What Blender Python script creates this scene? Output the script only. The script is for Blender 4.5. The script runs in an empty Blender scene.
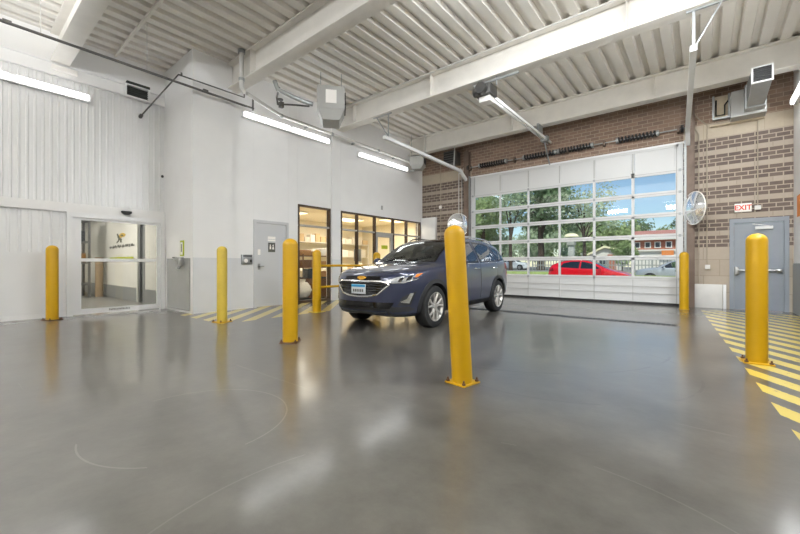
import bpy, bmesh, math, random
import numpy as np
from mathutils import Vector, Matrix
from mathutils.bvhtree import BVHTree
random.seed(7)
PI = math.pi
S = bpy.context.scene
C = S.collection

# ------------------------------------------------------------------ camera, sky, sun, exposure
cam = bpy.data.objects.new('camera', bpy.data.cameras.new('camera')); C.objects.link(cam)
cam.location = (0, 0, 1.08); cam.rotation_euler = (PI/2, 0, math.radians(39.2))
cam.data.sensor_width = 36; cam.data.lens = 36*372/800; cam.data.shift_y = -2.6/800
cam.data.clip_end = 500
S.camera = cam
S.view_settings.view_transform = 'Standard'; S.view_settings.look = 'None'
S.view_settings.exposure = 0.14; S.view_settings.gamma = 1; S.view_settings.use_curve_mapping = False
w = bpy.data.worlds.new('sky'); S.world = w; w.use_nodes = True
wn = w.node_tree; bg = wn.nodes['Background']
sky = wn.nodes.new('ShaderNodeTexSky'); sky.sky_type = 'NISHITA'; sky.sun_disc = False
sky.sun_elevation = math.radians(52); sky.sun_rotation = math.radians(150); sky.dust_density = .15; sky.air_density = 1.0; sky.ozone_density = 2.5
wn.links.new(sky.outputs[0], bg.inputs[0]); bg.inputs[1].default_value = .128
sl = bpy.data.lights.new('sun', 'SUN'); sl.energy = 4.8; sl.angle = math.radians(.6); sl.color = (1, .96, .88)
so = bpy.data.objects.new('sun', sl); C.objects.link(so)
so.rotation_euler = Vector((-.36, .62, -.95)).to_track_quat('-Z', 'Y').to_euler()
S.cycles.max_bounces = 12; S.cycles.diffuse_bounces = 7; S.cycles.glossy_bounces = 5
S.cycles.transparent_max_bounces = 24; S.cycles.sample_clamp_indirect = 6
TUBE = 4.0        # brightness of the fluorescent lenses
FWD = .25          # share of the added rear fill thrown forward by its two rearmost lamps
BEAM_FILL = 120.0       # watts of each fill fixture added behind the roof beams
REAR_FILL = 220.0      # watts of each fill lamp added behind the camera
LAMP = 85.0       # watts of each wall fixture

# ------------------------------------------------------------------ materials
def lin(h):
    h = h.lstrip('#'); v = [int(h[i:i+2], 16)/255 for i in (0, 2, 4)]
    return tuple((c/12.92 if c <= .04045 else ((c+.055)/1.055)**2.4) for c in v) + (1,)
class NT:
    def __init__(s, name):
        s.m = bpy.data.materials.new(name); s.m.use_nodes = True
        s.t = s.m.node_tree; s.b = s.t.nodes['Principled BSDF']; s.out = s.t.nodes['Material Output']
    def n(s, typ, **k):
        x = s.t.nodes.new(typ)
        for a, b in k.items():
            setattr(x, a, b)
        return x
    def l(s, a, b): s.t.links.new(a, b)
    def math(s, op, a, b=None, c=None):
        x = s.n('ShaderNodeMath', operation=op)
        for i, v in enumerate((a, b, c)):
            if v is None: continue
            if isinstance(v, (int, float)): x.inputs[i].default_value = v
            else: s.l(v, x.inputs[i])
        return x.outputs[0]
    def mix(s, f, a, b):
        x = s.n('ShaderNodeMix', data_type='RGBA')
        for i, v in ((0, f), (6, a), (7, b)):
            if isinstance(v, (int, float)): x.inputs[i].default_value = v
            elif isinstance(v, tuple): x.inputs[i].default_value = v
            else: s.l(v, x.inputs[i])
        return x.outputs[2]
    def coord(s): return s.n('ShaderNodeTexCoord').outputs['Object']
    def xyz(s, v):
        x = s.n('ShaderNodeSeparateXYZ'); s.l(v, x.inputs[0]); return x.outputs
    def noise(s, v, scale, detail=3, rough=.55):
        x = s.n('ShaderNodeTexNoise'); s.l(v, x.inputs['Vector']); x.inputs['Scale'].default_value = scale
        x.inputs['Detail'].default_value = detail; x.inputs['Roughness'].default_value = rough; return x.outputs[0]
    def ramp(s, f, stops):
        x = s.n('ShaderNodeValToRGB'); s.l(f, x.inputs[0]); e = x.color_ramp.elements
        while len(e) < len(stops): e.new(.5)
        for i, (p, c) in enumerate(stops): e[i].position = p; e[i].color = c
        return x.outputs[0]
    def bump(s, h, st, d=.01):
        x = s.n('ShaderNodeBump'); x.inputs['Strength'].default_value = st; x.inputs['Distance'].default_value = d
        s.l(h, x.inputs['Height']); s.l(x.outputs[0], s.b.inputs['Normal'])
def mat(name, col, rough=.5, metal=0., var=.0, scale=4., bump=0., bscale=60., emit=0., coat=0., spec=.5, ecol=None):
    k = NT(name); b = k.b; c = lin(col)
    b.inputs['Base Color'].default_value = c; b.inputs['Roughness'].default_value = rough; b.inputs['Metallic'].default_value = metal
    b.inputs['Specular IOR Level'].default_value = spec; b.inputs['Coat Weight'].default_value = coat; b.inputs['Coat Roughness'].default_value = .04
    if var or bump:
        v = k.coord()
        if var:
            f = k.noise(v, scale)
            k.l(k.ramp(f, [(.3, tuple(x*(1-var) for x in c[:3])+(1,)), (.7, tuple(min(1, x*(1+var*.6)) for x in c[:3])+(1,))]), b.inputs['Base Color'])
        if bump: k.bump(k.noise(v, bscale, 4), bump)
    if emit:
        b.inputs['Emission Color'].default_value = lin(ecol or col); b.inputs['Emission Strength'].default_value = emit
    return k.m
def glass(name, tint='#ffffff', refl=1.0, rough=0.0, ior=1.45):
    k = NT(name); k.t.nodes.remove(k.b)
    tr = k.n('ShaderNodeBsdfTransparent'); tr.inputs[0].default_value = lin(tint)
    gl = k.n('ShaderNodeBsdfGlossy'); gl.inputs['Roughness'].default_value = rough; gl.inputs[0].default_value = (refl, refl, refl, 1)
    fr = k.n('ShaderNodeFresnel'); fr.inputs[0].default_value = ior
    ge = k.n('ShaderNodeNewGeometry')
    mx = k.n('ShaderNodeMixShader'); k.l(k.math('MULTIPLY', fr.outputs[0], k.math('SUBTRACT', 1.0, ge.outputs['Backfacing'])), mx.inputs[0]); k.l(tr.outputs[0], mx.inputs[1]); k.l(gl.outputs[0], mx.inputs[2])
    k.l(mx.outputs[0], k.out.inputs[0]); return k.m

M = {}
M['white'] = mat('white_paint', '#e6e5e4', .45, var=.03, scale=1.5)
M['white_rib'] = mat('white_ribbed_metal', '#e0e0e0', .28, var=.03, scale=1.2)
M['white_gloss'] = mat('white_wall_panel', '#d9dadc', .16, var=.05, scale=1.1)
M['fire'] = mat('sprayed_beam_coating', '#e0dcd5', .85, var=.06, scale=2.5, bump=.5, bscale=55)
M['deck'] = mat('painted_steel_deck', '#e0dcd5', .6, var=.05, scale=1.3)
M['trimw'] = mat('white_aluminium', '#e4e4e4', .35)
M['doorwhite'] = mat('off_white_door_paint', '#cdcdcc', .4)
M['steel'] = mat('brushed_steel', '#9a9b9a', .32, .7, var=.06)
M['galv'] = mat('galvanised_steel', '#a2a5a5', .42, .55, var=.08, scale=6)
M['greym'] = mat('grey_enamel', '#a5a4a0', .5)
M['dark'] = mat('black_plastic', '#1b1b1c', .5)
M['darkm'] = mat('dark_pipe_paint', '#5a5856', .5, .2)
M['pipew'] = mat('white_painted_pipe', '#c9c7c3', .5)
M['tan'] = mat('tan_conduit', '#a89c8b', .55)
M['brown'] = mat('rusty_brown_steel', '#6d5c50', .6, .1, var=.2, scale=5)
M['bronze'] = mat('bronze_frame', '#4b3c30', .4, .3)
M['yellow'] = mat('yellow_safety_paint', '#b48b00', .42, var=.06, scale=3, bump=.05, bscale=20, spec=.4)
M['yellow_worn'] = mat('worn_yellow_paint', '#bfa63c', .5, var=.1, scale=6)
M['rust'] = mat('rusted_bolt', '#5a3d2a', .7)
M['doorgrey'] = mat('grey_door_paint', '#c2c3c5', .42)
M['exitgrey'] = mat('blue_grey_door_paint', '#868c94', .42, var=.04)
M['lens'] = mat('lamp_lens', '#ffffff', .4, emit=TUBE)
M['warmlens'] = mat('shop_lamp_lens', '#fff4d8', .4, emit=1.6)
M['rubber'] = mat('tyre_rubber', '#161616', .75, bump=.2, bscale=90)
M['alloy'] = mat('alloy_wheel', '#c9c6c1', .28, .75)
M['chrome'] = mat('chrome', '#e2e2e0', .12, .95)
M['black'] = mat('gloss_black', '#0c0c0d', .15)
M['clad'] = mat('black_cladding', '#1d1e20', .6)
M['red'] = mat('red_car_paint', '#c8101f', .25, coat=.7)
M['silver'] = mat('silver_car_paint', '#b4b8bd', .3, .4, coat=.6)
M['carwhite'] = mat('white_car_paint', '#d5d8da', .3, coat=.6)
M['tint'] = mat('dark_car_glass', '#1b2125', .04, spec=.9)
M['carglass'] = glass('car_glass', '#c4cfc8', 1.0, 0, 1.9)
M['sideglass'] = glass('car_side_glass', '#3a4145', 1.0, 0, 2.7)
M['seat'] = mat('dark_car_seat', '#3a3b3d', .8)
M['amber'] = mat('amber_lens', '#e07b2a', .2)
M['lamp_clear'] = mat('headlamp_lens', '#9a9c9e', .08, .3, coat=.8)
M['gold'] = mat('gold_badge', '#d9a441', .25, .5)
M['plate'] = mat('licence_plate', '#d9dee2', .45)
M['plateblue'] = mat('licence_plate_blue', '#2f93c4', .45)
M['taill'] = mat('tail_lamp', '#7a0d12', .15)
M['pane'] = glass('bay_door_glass', '#f3f7f6', 1.0, 0, 1.5)
M['shopglass'] = glass('shop_glass', '#fdfbf6', 1.0, 0, 1.45)
M['slideglass'] = glass('sliding_door_glass', '#d9d9d6', 1.0, 0, 1.5)
M['mirror'] = mat('convex_mirror', '#f4f5f6', .06, .75)
M['signred'] = mat('sign_red', '#d2402f', .5)
M['signwhite'] = mat('sign_white', '#f0ece6', .5)
M['panelw'] = mat('scuffed_white_panel', '#d2d0cc', .5, var=.06, scale=5)
M['stone'] = mat('pale_stone_ledge', '#cdbfa8', .8, var=.08, scale=8)
M['card'] = mat('cardboard', '#a97d4c', .8, var=.1)
M['wood'] = mat('brown_wood', '#6f4a2e', .6, var=.15)
M['palecard'] = mat('pale_cardboard', '#cfb48c', .8, var=.06)
M['cream'] = mat('cream_shop_wall', '#efe8d4', .8)
M['bag'] = mat('white_plastic_bag', '#e9e6de', .35, bump=.3, bscale=12)
M['olive'] = mat('logo_dark_green', '#3c4018', .6)
M['logoy'] = mat('logo_yellow', '#c9a312', .6)
M['lime'] = mat('lime_label', '#a9b420', .6)
M['inkgrey'] = mat('printed_text', '#55554f', .6)
M['shelfgrey'] = mat('grey_shelf_metal', '#77797b', .5, .3)
M['corr'] = mat('corridor_wall', '#d8d6d0', .5)
M['corrdark'] = mat('grey_corridor_base', '#8a8c8c', .4)
M['corrfloor'] = mat('corridor_floor', '#7e7d79', .3, var=.06)
M['tanroll'] = mat('tan_roll', '#a58f74', .8)
M['bark'] = mat('tree_bark', '#4a3d33', .9, var=.2, scale=3, bump=.5, bscale=14)
M['grass'] = mat('lawn_grass', '#94a35c', .95, var=.25, scale=1.2)
M['asphalt'] = mat('street_asphalt', '#8b8a88', .9, var=.08, scale=.7)
M['concrete'] = mat('pale_concrete', '#b9b5ac', .85, var=.08, scale=1)
M['roofred'] = mat('faded_red_roof', '#a9756c', .9, var=.08)
M['siding'] = mat('pale_siding', '#d8d3ca', .8)
M['orange'] = mat('orange_board', '#dd8442', .7)
M['fence'] = mat('grey_fence', '#8d908c', .7)
M['lampcap'] = mat('cream_lamp_cap', '#ece3bd', .5)
M['windark'] = mat('dark_window', '#3d434b', .2)

def floor_mat():
    k = NT('polished_concrete_floor'); v = k.coord(); x, y, z = k.xyz(v)
    n1 = k.noise(v, .45, 4); n2 = k.noise(v, 2.6, 6, .65); n3 = k.noise(v, 22, 4, .7)
    c = k.ramp(n1, [(.25, lin('#3c3933')), (.5, lin('#46443f')), (.75, lin('#52504c'))])
    c = k.mix(k.math('MULTIPLY', k.math('SUBTRACT', n2, .36), 1.5), c, lin('#7d7a74'))
    c = k.mix(k.math('MULTIPLY', n3, .45), c, lin('#5c5954'))
    c = k.mix(k.math('MULTIPLY', k.math('POWER', k.noise(v, 1.1, 8, .75), 2), .8), c, lin('#35332f'))
    # faint tyre arcs: thin rings broken up by noise
    for cx_, cy_, r_, wd, st, col in ((-2.75, 1.1, .62, 0.005, .16, '#a5a29b'), (-.55, .95, 1.25, .005, .12, '#9a9892'), (-2.2, 5.4, 1.9, .014, .5, '#3c3a37'), (-1.3, 4.3, 1.3, .012, .4, '#403e3b')):
        d = k.math('SQRT', k.math('ADD', k.math('POWER', k.math('SUBTRACT', x, cx_), 2), k.math('POWER', k.math('SUBTRACT', y, cy_), 2)))
        ring = k.math('LESS_THAN', k.math('ABSOLUTE', k.math('SUBTRACT', d, r_)), wd)
        br = k.math('GREATER_THAN', k.noise(v, .9, 2), .5)
        c = k.mix(k.math('MULTIPLY', k.math('MULTIPLY', ring, br), st), c, lin(col))
    # straight scuffs
    sc = k.n('ShaderNodeMapping'); k.l(v, sc.inputs[0]); sc.inputs['Scale'].default_value = (.35, 9, 1); sc.inputs['Rotation'].default_value = (0, 0, .5)
    scn = k.noise(sc.outputs[0], 1.3, 3)
    c = k.mix(k.math('MULTIPLY', k.math('GREATER_THAN', scn, .7), .08), c, lin('#a5a39d'))
    # yellow hatching: right walkway and left walkway
    wob = k.math('MULTIPLY', k.math('SUBTRACT', n3, .5), .05)
    s1 = k.math('ADD', k.math('ADD', y, k.math('MULTIPLY', x, 1.45)), wob)
    m1 = k.math('LESS_THAN', k.math('FRACT', k.math('DIVIDE', k.math('ADD', s1, 50*.545-5.51), .545)), .52)
    xb = k.math('MULTIPLY', k.math('SUBTRACT', 10.6, y), .063)
    m1 = k.math('MULTIPLY', m1, k.math('GREATER_THAN', x, xb)); m1 = k.math('MULTIPLY', m1, k.math('GREATER_THAN', y, 2.6))
    m1 = k.math('MULTIPLY', m1, k.math('LESS_THAN', y, 11.4))
    s2 = k.math('ADD', k.math('ADD', y, k.math('MULTIPLY', x, 1.12)), wob)
    m2 = k.math('LESS_THAN', k.math('FRACT', k.math('DIVIDE', k.math('ADD', s2, 50*.62+4.02), .62)), .46)
    m2 = k.math('MULTIPLY', m2, k.math('LESS_THAN', x, -6.75)); m2 = k.math('MULTIPLY', m2, k.math('GREATER_THAN', y, 3.18))
    m2 = k.math('MULTIPLY', m2, k.math('GREATER_THAN', x, -8.8)); m2 = k.math('MULTIPLY', m2, k.math('LESS_THAN', y, 11))
    wear = k.math('GREATER_THAN', k.noise(v, 9, 5, .7), .36)
    m = k.math('MULTIPLY', k.math('MAXIMUM', m1, m2), k.math('ADD', k.math('MULTIPLY', wear, .5), .4))
    c = k.mix(m, c, lin('#cdb64e'))
    k.l(c, k.b.inputs['Base Color'])
    r = k.math('MULTIPLY_ADD', n2, .22, .30)
    k.l(r, k.b.inputs['Roughness']); k.b.inputs['Specular IOR Level'].default_value = .35; k.b.inputs['Coat Weight'].default_value = .9; k.b.inputs['Coat IOR'].default_value = 1.5; k.b.inputs['Coat Roughness'].default_value = .15
    k.bump(k.noise(v, 3.5, 5, .6), .2, .012)
    return k.m
M['floor'] = floor_mat()

def brick_mat(name, banded):
    k = NT(name); v = k.coord(); x, y, z = k.xyz(v)
    cb = k.n('ShaderNodeCombineXYZ'); k.l(x, cb.inputs[0]); k.l(z, cb.inputs[1])
    def bt(bw, rh, c1, c2, mo, ms=.011):
        b = k.n('ShaderNodeTexBrick'); k.l(cb.outputs[0], b.inputs['Vector']); b.inputs['Scale'].default_value = 1
        b.inputs['Brick Width'].default_value = bw; b.inputs['Row Height'].default_value = rh; b.inputs['Mortar Size'].default_value = ms
        b.inputs['Color1'].default_value = lin(c1); b.inputs['Color2'].default_value = lin(c2); b.inputs['Mortar'].default_value = lin(mo)
        b.inputs['Mortar Smooth'].default_value = .1; b.inputs['Bias'].default_value = 0; return b
    up = bt(.235, .1, '#907664', '#7a6456', '#a89888', .008)
    c = up.outputs[0]; f = up.outputs[1]
    if banded:
        lo = bt(.235, .1, '#564a45', '#675952', '#aa9e8f', .011)
        st = bt(.62, .4, '#aea294', '#a69a8b', '#94897b', .008)
        fz = k.math('FRACT', k.math('DIVIDE', k.math('SUBTRACT', z, 1.5), .4))
        band = k.math('MULTIPLY', k.math('LESS_THAN', fz, .77), k.math('MULTIPLY', k.math('GREATER_THAN', z, 1.5), k.math('LESS_THAN', z, 4.22)))
        low = k.mix(band, st.outputs[0], lo.outputs[0])
        big = bt(1.1, .6, '#bcb09d', '#b6a995', '#a99c88', .006)
        tb = k.math('MULTIPLY', k.math('GREATER_THAN', z, 4.22), k.math('LESS_THAN', z, 4.58))
        low = k.mix(tb, low, big.outputs[0])
        c = k.mix(k.math('LESS_THAN', z, 4.58), c, low)
    c = k.mix(k.math('MULTIPLY', k.noise(v, 14, 4), .3), c, lin('#8b7c70'))
    k.l(c, k.b.inputs['Base Color']); k.b.inputs['Roughness'].default_value = .85
    return k.m
M['brick_band'] = brick_mat('banded_brick', True)
M['brick'] = brick_mat('brown_brick', False)
def housebrick():
    k = NT('orange_house_brick'); v = k.coord(); x, y, z = k.xyz(v)
    cb = k.n('ShaderNodeCombineXYZ'); k.l(x, cb.inputs[0]); k.l(z, cb.inputs[1])
    b = k.n('ShaderNodeTexBrick'); k.l(cb.outputs[0], b.inputs['Vector']); b.inputs['Scale'].default_value = 1.2
    b.inputs['Color1'].default_value = lin('#b0654a'); b.inputs['Color2'].default_value = lin('#a05a42'); b.inputs['Mortar'].default_value = lin('#b88a74')
    k.l(b.outputs[0], k.b.inputs['Base Color']); k.b.inputs['Roughness'].default_value = .9; return k.m
M['hbrick'] = housebrick()
def leafmat(name, a, b_, c_):
    k = NT(name); v = k.coord()
    k.l(k.ramp(k.noise(v, 1.1, 4), [(.3, lin(a)), (.5, lin(b_)), (.7, lin(c_))]), k.b.inputs['Base Color'])
    k.b.inputs['Roughness'].default_value = .7
    tl = k.n('ShaderNodeBsdfTranslucent'); tl.inputs[0].default_value = lin(c_)
    mx = k.n('ShaderNodeMixShader'); mx.inputs[0].default_value = .35
    k.l(k.b.outputs[0], mx.inputs[1]); k.l(tl.outputs[0], mx.inputs[2]); k.l(mx.outputs[0], k.out.inputs[0]); return k.m
M['leaf'] = leafmat('mid_green_leaves', '#6e8259', '#8da26c', '#b3c088')  # haze painted in: these leaf greens are mixed with grey
M['leafdark'] = leafmat('dark_green_leaves', '#566b54', '#6e8664', '#8aa276')
M['leafpale'] = leafmat('pale_green_leaves', '#869780', '#a4b494', '#c0ccac')
def carpaint():
    k = NT('storm_blue_metallic_paint'); v = k.coord()
    vo = k.n('ShaderNodeTexVoronoi'); k.l(v, vo.inputs[0]); vo.inputs['Scale'].default_value = 900
    c = k.mix(k.math('MULTIPLY', vo.outputs[0], .25), lin('#232940'), lin('#363e5e'))
    ge = k.n('ShaderNodeNewGeometry'); c = k.mix(ge.outputs['Backfacing'], c, lin('#3b3b3c'))
    k.l(c, k.b.inputs['Base Color']); k.b.inputs['Metallic'].default_value = .45; k.b.inputs['Roughness'].default_value = .3
    k.b.inputs['Coat Weight'].default_value = 1; k.b.inputs['Coat Roughness'].default_value = .03
    return k.m
M['blue'] = carpaint()

# ------------------------------------------------------------------ mesh helpers
class MB:
    def __init__(s): s.bm = bmesh.new(); s.k = 0
    def box(s, x0, x1, y0, y1, z0, z1, bev=0, seg=2):
        r = bmesh.ops.create_cube(s.bm, size=1); vs = r['verts']; e_ = .0005*(s.k % 7); s.k += 1
        if min(abs(x1-x0), abs(y1-y0), abs(z1-z0)) > .012: x0 += e_; x1 -= e_; y0 += e_; y1 -= e_; z1 -= e_; z0 += e_ if z0 > .02 else 0
        for v in vs: v.co = Vector(((x0+x1)/2+v.co.x*(x1-x0), (y0+y1)/2+v.co.y*(y1-y0), (z0+z1)/2+v.co.z*(z1-z0)))
        if bev:
            es = list({e for v in vs for e in v.link_edges})
            bmesh.ops.bevel(s.bm, geom=es, offset=bev, segments=seg, affect='EDGES', profile=.5)
        return s
    def tube(s, pts, r, seg=10, caps=True):
        pts = [Vector(p) for p in pts]; n = len(pts); rr = r if isinstance(r, (list, tuple)) else [r]*n
        rings = []; up = None
        for i, p in enumerate(pts):
            t = ((pts[i]-pts[i-1]).normalized() if i else Vector()) + ((pts[i+1]-pts[i]).normalized() if i < n-1 else Vector())
            if t.length < 1e-9: t = pts[min(i+1, n-1)]-pts[max(i-1, 0)]
            t.normalize()
            if up is None: up = Vector((0, 0, 1)) if abs(t.z) < .9 else Vector((1, 0, 0))
            a = t.cross(up)
            if a.length < 1e-6: a = t.orthogonal()
            a.normalize(); b = a.cross(t).normalized(); up = b
            rings.append([s.bm.verts.new(p+(a*math.cos(2*PI*k/seg)+b*math.sin(2*PI*k/seg))*rr[i]) for k in range(seg)])
        for i in range(n-1):
            for k in range(seg):
                s.bm.faces.new((rings[i][k], rings[i][(k+1) % seg], rings[i+1][(k+1) % seg], rings[i+1][k]))
        if caps:
            s.bm.faces.new(rings[0]); s.bm.faces.new(rings[-1][::-1])
        return s
    def lathe(s, prof, origin=(0, 0, 0), axis='z', seg=28):
        o = Vector(origin); rings = []
        def P(r, h, a):
            ca, sa = math.cos(a)*r, math.sin(a)*r
            return o+(Vector((ca, sa, h)) if axis == 'z' else Vector((h, ca, sa)) if axis == 'x' else Vector((sa, h, ca)))
        for r, h in prof:
            rings.append([s.bm.verts.new(P(0, h, 0))] if r < 1e-6 else [s.bm.verts.new(P(r, h, 2*PI*k/seg)) for k in range(seg)])
        for A, B in zip(rings, rings[1:]):
            for k in range(seg):
                k2 = (k+1) % seg
                if len(A) == 1 and len(B) == 1: continue
                if len(A) == 1: s.bm.faces.new((A[0], B[k], B[k2]))
                elif len(B) == 1: s.bm.faces.new((A[k], A[k2], B[0]))
                else: s.bm.faces.new((A[k], A[k2], B[k2], B[k]))
        return s
    def prism(s, poly, axis, a, b):
        def P(u, v, h): return (h, u, v) if axis == 'x' else (u, h, v) if axis == 'y' else (u, v, h)
        A = [s.bm.verts.new(P(u, v, a)) for u, v in poly]; B = [s.bm.verts.new(P(u, v, b)) for u, v in poly]
        n = len(poly)
        s.bm.faces.new(A); s.bm.faces.new(B[::-1])
        for i in range(n): s.bm.faces.new((A[i], A[(i+1) % n], B[(i+1) % n], B[i]))
        return s
    def sheet(s, pts, axis, a, b):          # open profile extruded
        def P(u, v, h): return (h, u, v) if axis == 'x' else (u, h, v) if axis == 'y' else (u, v, h)
        A = [s.bm.verts.new(P(u, v, a)) for u, v in pts]; B = [s.bm.verts.new(P(u, v, b)) for u, v in pts]
        for i in range(len(pts)-1): s.bm.faces.new((A[i], A[i+1], B[i+1], B[i]))
        return s
    def ball(s, c, rx, ry, rz, u=16, v=10):
        r = bmesh.ops.create_uvsphere(s.bm, u_segments=u, v_segments=v, radius=1)
        for q in r['verts']: q.co = Vector((c[0]+q.co.x*rx, c[1]+q.co.y*ry, c[2]+q.co.z*rz))
        return s
    def build(s, name, material, parent=None, smooth=35, recalc=True, mats=None):
        if recalc: bmesh.ops.recalc_face_normals(s.bm, faces=s.bm.faces)
        me = bpy.data.meshes.new(name); s.bm.to_mesh(me); s.bm.free()
        for m_ in (mats or [material]): me.materials.append(M[m_] if isinstance(m_, str) else m_)
        return link(name, me, parent, smooth)
def wloc(o):
    p = Vector()
    while o is not None: p += o.location; o = o.parent
    return p
def link(name, me, parent=None, smooth=35):
    if smooth:
        me.polygons.foreach_set('use_smooth', [True]*len(me.polygons)); me.set_sharp_from_angle(angle=math.radians(smooth))
    o = bpy.data.objects.new(name, me); C.objects.link(o)
    if parent is not None:
        if not parent.get('_local'): me.transform(Matrix.Translation(-wloc(parent)))
        o.parent = parent
        if parent.get('_local'): o['_local'] = 1
    return o
def tag(o, label=None, cat=None, group=None, kind=None):
    for k_, v_ in (('label', label), ('category', cat), ('group', group), ('kind', kind)):
        if v_: o[k_] = v_
    return o
def thing(name, label, cat, loc=(0, 0, 0), group=None, kind=None, local=False):
    o = bpy.data.objects.new(name, None); C.objects.link(o); o.location = loc; o.empty_display_size = .1
    if local: o['_local'] = 1
    return tag(o, label, cat, group, kind)
def struct(o, label=None): return tag(o, label, None, None, 'structure')
def copy_tree(o, parent=None):
    c = o.copy(); C.objects.link(c)
    if parent is not None: c.parent = parent
    for ch in list(o.children): copy_tree(ch, c)
    return c
def text_mesh(s, size, depth=.004, align='CENTER'):
    cu = bpy.data.curves.new('lettering', 'FONT'); cu.body = s; cu.size = size; cu.extrude = depth/2; cu.offset = size*.022; cu.align_x = align; cu.align_y = 'CENTER'
    o = bpy.data.objects.new('lettering', cu); C.objects.link(o)
    bpy.context.view_layer.update()
    me = bpy.data.meshes.new_from_object(o.evaluated_get(bpy.context.evaluated_depsgraph_get()))
    bpy.data.objects.remove(o); return me

# ------------------------------------------------------------------ room shell
YB = -7.0                       # end of the bay behind the camera
W, SX, G, RX, D = -8.68, -10.27, 12.05, 1.57, 5.78
struct(MB().box(-10.5, 1.8, YB-.2, 12.2, -.3, 0).build('floor', 'floor', smooth=0))
# ribbed deck: ribs run towards the bay door
pts = []; x = -10.6; p = .32
while x < 1.9:
    pts += [(x, D), (x+.17, D), (x+.195, D+.085), (x+.295, D+.085)]; x += p
pts.append((x, D))
cl = MB().sheet(pts, 'y', YB, 12.2); cl.box(-10.7, 2.0, YB-.2, 12.3, D+.1, D+.3)
struct(cl.build('ceiling', 'deck', smooth=0))
def ibeam(yc, stiff, x0=-10.4):
    b = MB()
    b.box(x0, RX, yc-.15, yc+.15, D-.6, D-.565, .008); b.box(x0, RX, yc-.15, yc+.15, D-.035, D, .006)
    b.box(x0, RX, yc-.018, yc+.018, D-.57, D-.03)
    for xs in stiff: b.box(xs-.008, xs+.008, yc-.14, yc+.14, D-.57, D-.03)
    return struct(b.build('beam', 'fire'))
ibeam(1.5, ()); ibeam(4.33, (-7.6, -2.5)); ibeam(7.68, (-7.9, -5.2, -1.05), W+.02); ibeam(11.22, (-7.9, -4.6, -.95), W+.02)
for y_ in (-2, -5): ibeam(y_, ())
struct(MB().box(-10.3, RX, 2.40, 2.45, D-.05, D).build('trim_1', 'fire'))
# left wall with ribbed metal facing
def ribs(y0, y1, pitch, d, x):
    out = []; y = y0
    while y < y1-.01:
        out += [(x, y), (x, y+pitch*.62), (x+d, y+pitch*.7), (x+d, y+pitch*.92)]; y += pitch
    return out + [(x, y1)]
wl = MB(); wl.box(SX-.2, SX-.02, YB, 1.6, 0, D); wl.box(SX-.2, SX-.02, 3.41, 3.6, 0, D); wl.box(SX-.2, SX-.02, 1.6, 3.41, 2.2, D)
wl.box(SX-.02, SX+.06, YB, 3.42, 4.93, D)
wl.box(SX-.02, SX+.10, YB, 3.42, 5.16, 5.22)
wl.box(SX-.02, SX+.07, YB, 3.42, 2.17, 2.36)
struct(wl.build('wall_left', 'white'))
struct(MB().sheet(ribs(YB, 3.4, .115, .022, SX), 'z', 2.36, 4.93).build('wall_left_facing', 'white_rib', smooth=0))
wq = MB(); wq.sheet(ribs(YB, 1.6, .15, .012, SX), 'z', 1.32, 2.17); wq.box(SX-.02, SX+.018, YB, 1.6, 0, 1.32)
struct(wq.build('wall_left_lower', 'white_rib', smooth=0))
struct(MB().box(SX, SX+.03, YB, 1.6, 0, .09).build('baseboard_left', 'trimw'))
# return wall and the long wall
struct(MB().box(SX-.2, W-.2, 3.42, 3.6, 0, D).build('wall_return', 'white'))
MBx = MB().box(SX+.25, W-.05, 3.40, 3.42, .05, 1.22)
struct(MBx.build('trim_2', mat('grey_kick_panel', '#a9a9a7', .22, .2, var=.05)))
lw = MB()
lw.box(W-.2, W+.075, 3.42, 4.30, 0, D)                                   # pilaster
for y0, y1, z0, z1 in ((4.30, 4.87, 0, D), (4.87, 5.87, 2.2, D), (5.87, 6.18, 0, D), (6.18, 7.34, 2.75, D), (7.34, 7.75, 0, D), (7.75, 11.95, 2.74, D), (11.95, 12.1, 0, D)):
    lw.box(W-.2, W, y0, y1, z0, z1)
lw.box(W, W+.05, 7.36, 7.48, 0, D)
struct(lw.build('wall_long', 'white', smooth=0))
wg = MB()
for y0, y1, d in ((3.42, 4.30, .075), (4.30, 4.85, 0), (5.89, 6.16, 0), (7.50, 7.73, 0)): wg.box(W+d, W+d+.012, y0, y1, .02, 1.23)
wg.box(W+.05, W+.062, 7.36, 7.48, .02, 1.23)
struct(wg.build('trim_3', 'white_gloss', smooth=0))
# garage wall
wb = MB()
wb.box(-9.0, -6.50, G, G+.25, 0, D); struct(wb.build('wall_garage_left', 'brick_band', smooth=0))
struct(MB().box(-6.50, -.40, G, G+.25, 4.17, D).build('wall_garage_top', 'brick', smooth=0))
wb = MB(); wb.box(-.40, .56, G, G+.25, 0, D); wb.box(1.43, 1.9, G, G+.25, 0, D); wb.box(.56, 1.43, G, G+.25, 2.09, D)
struct(wb.build('wall_garage_right', 'brick_band', smooth=0))
struct(MB().box(W, -7.98, 11.93, G, 0, 2.9, .006).build('wall_corner', 'white'))
# right wall (beside the camera) and the closed end behind it
wr = MB(); wr.box(RX, RX+.2, YB, G, 0, D); struct(wr.build('wall_right', 'white'))
struct(MB().box(RX-.015, RX, YB, G, 0, 1.1).build('trim_4', 'corrdark'))
struct(MB().box(SX-.2, RX+.2, YB-.2, YB, 0, D).build('wall_back', 'white'))
nt = MB().box(RX-.01, RX, 11.0, 11.6, 2.1, 2.55); tag(nt.build('wall_notice', 'orange', smooth=0), 'orange notice on white right wall at edge of photo', 'notice')
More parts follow.
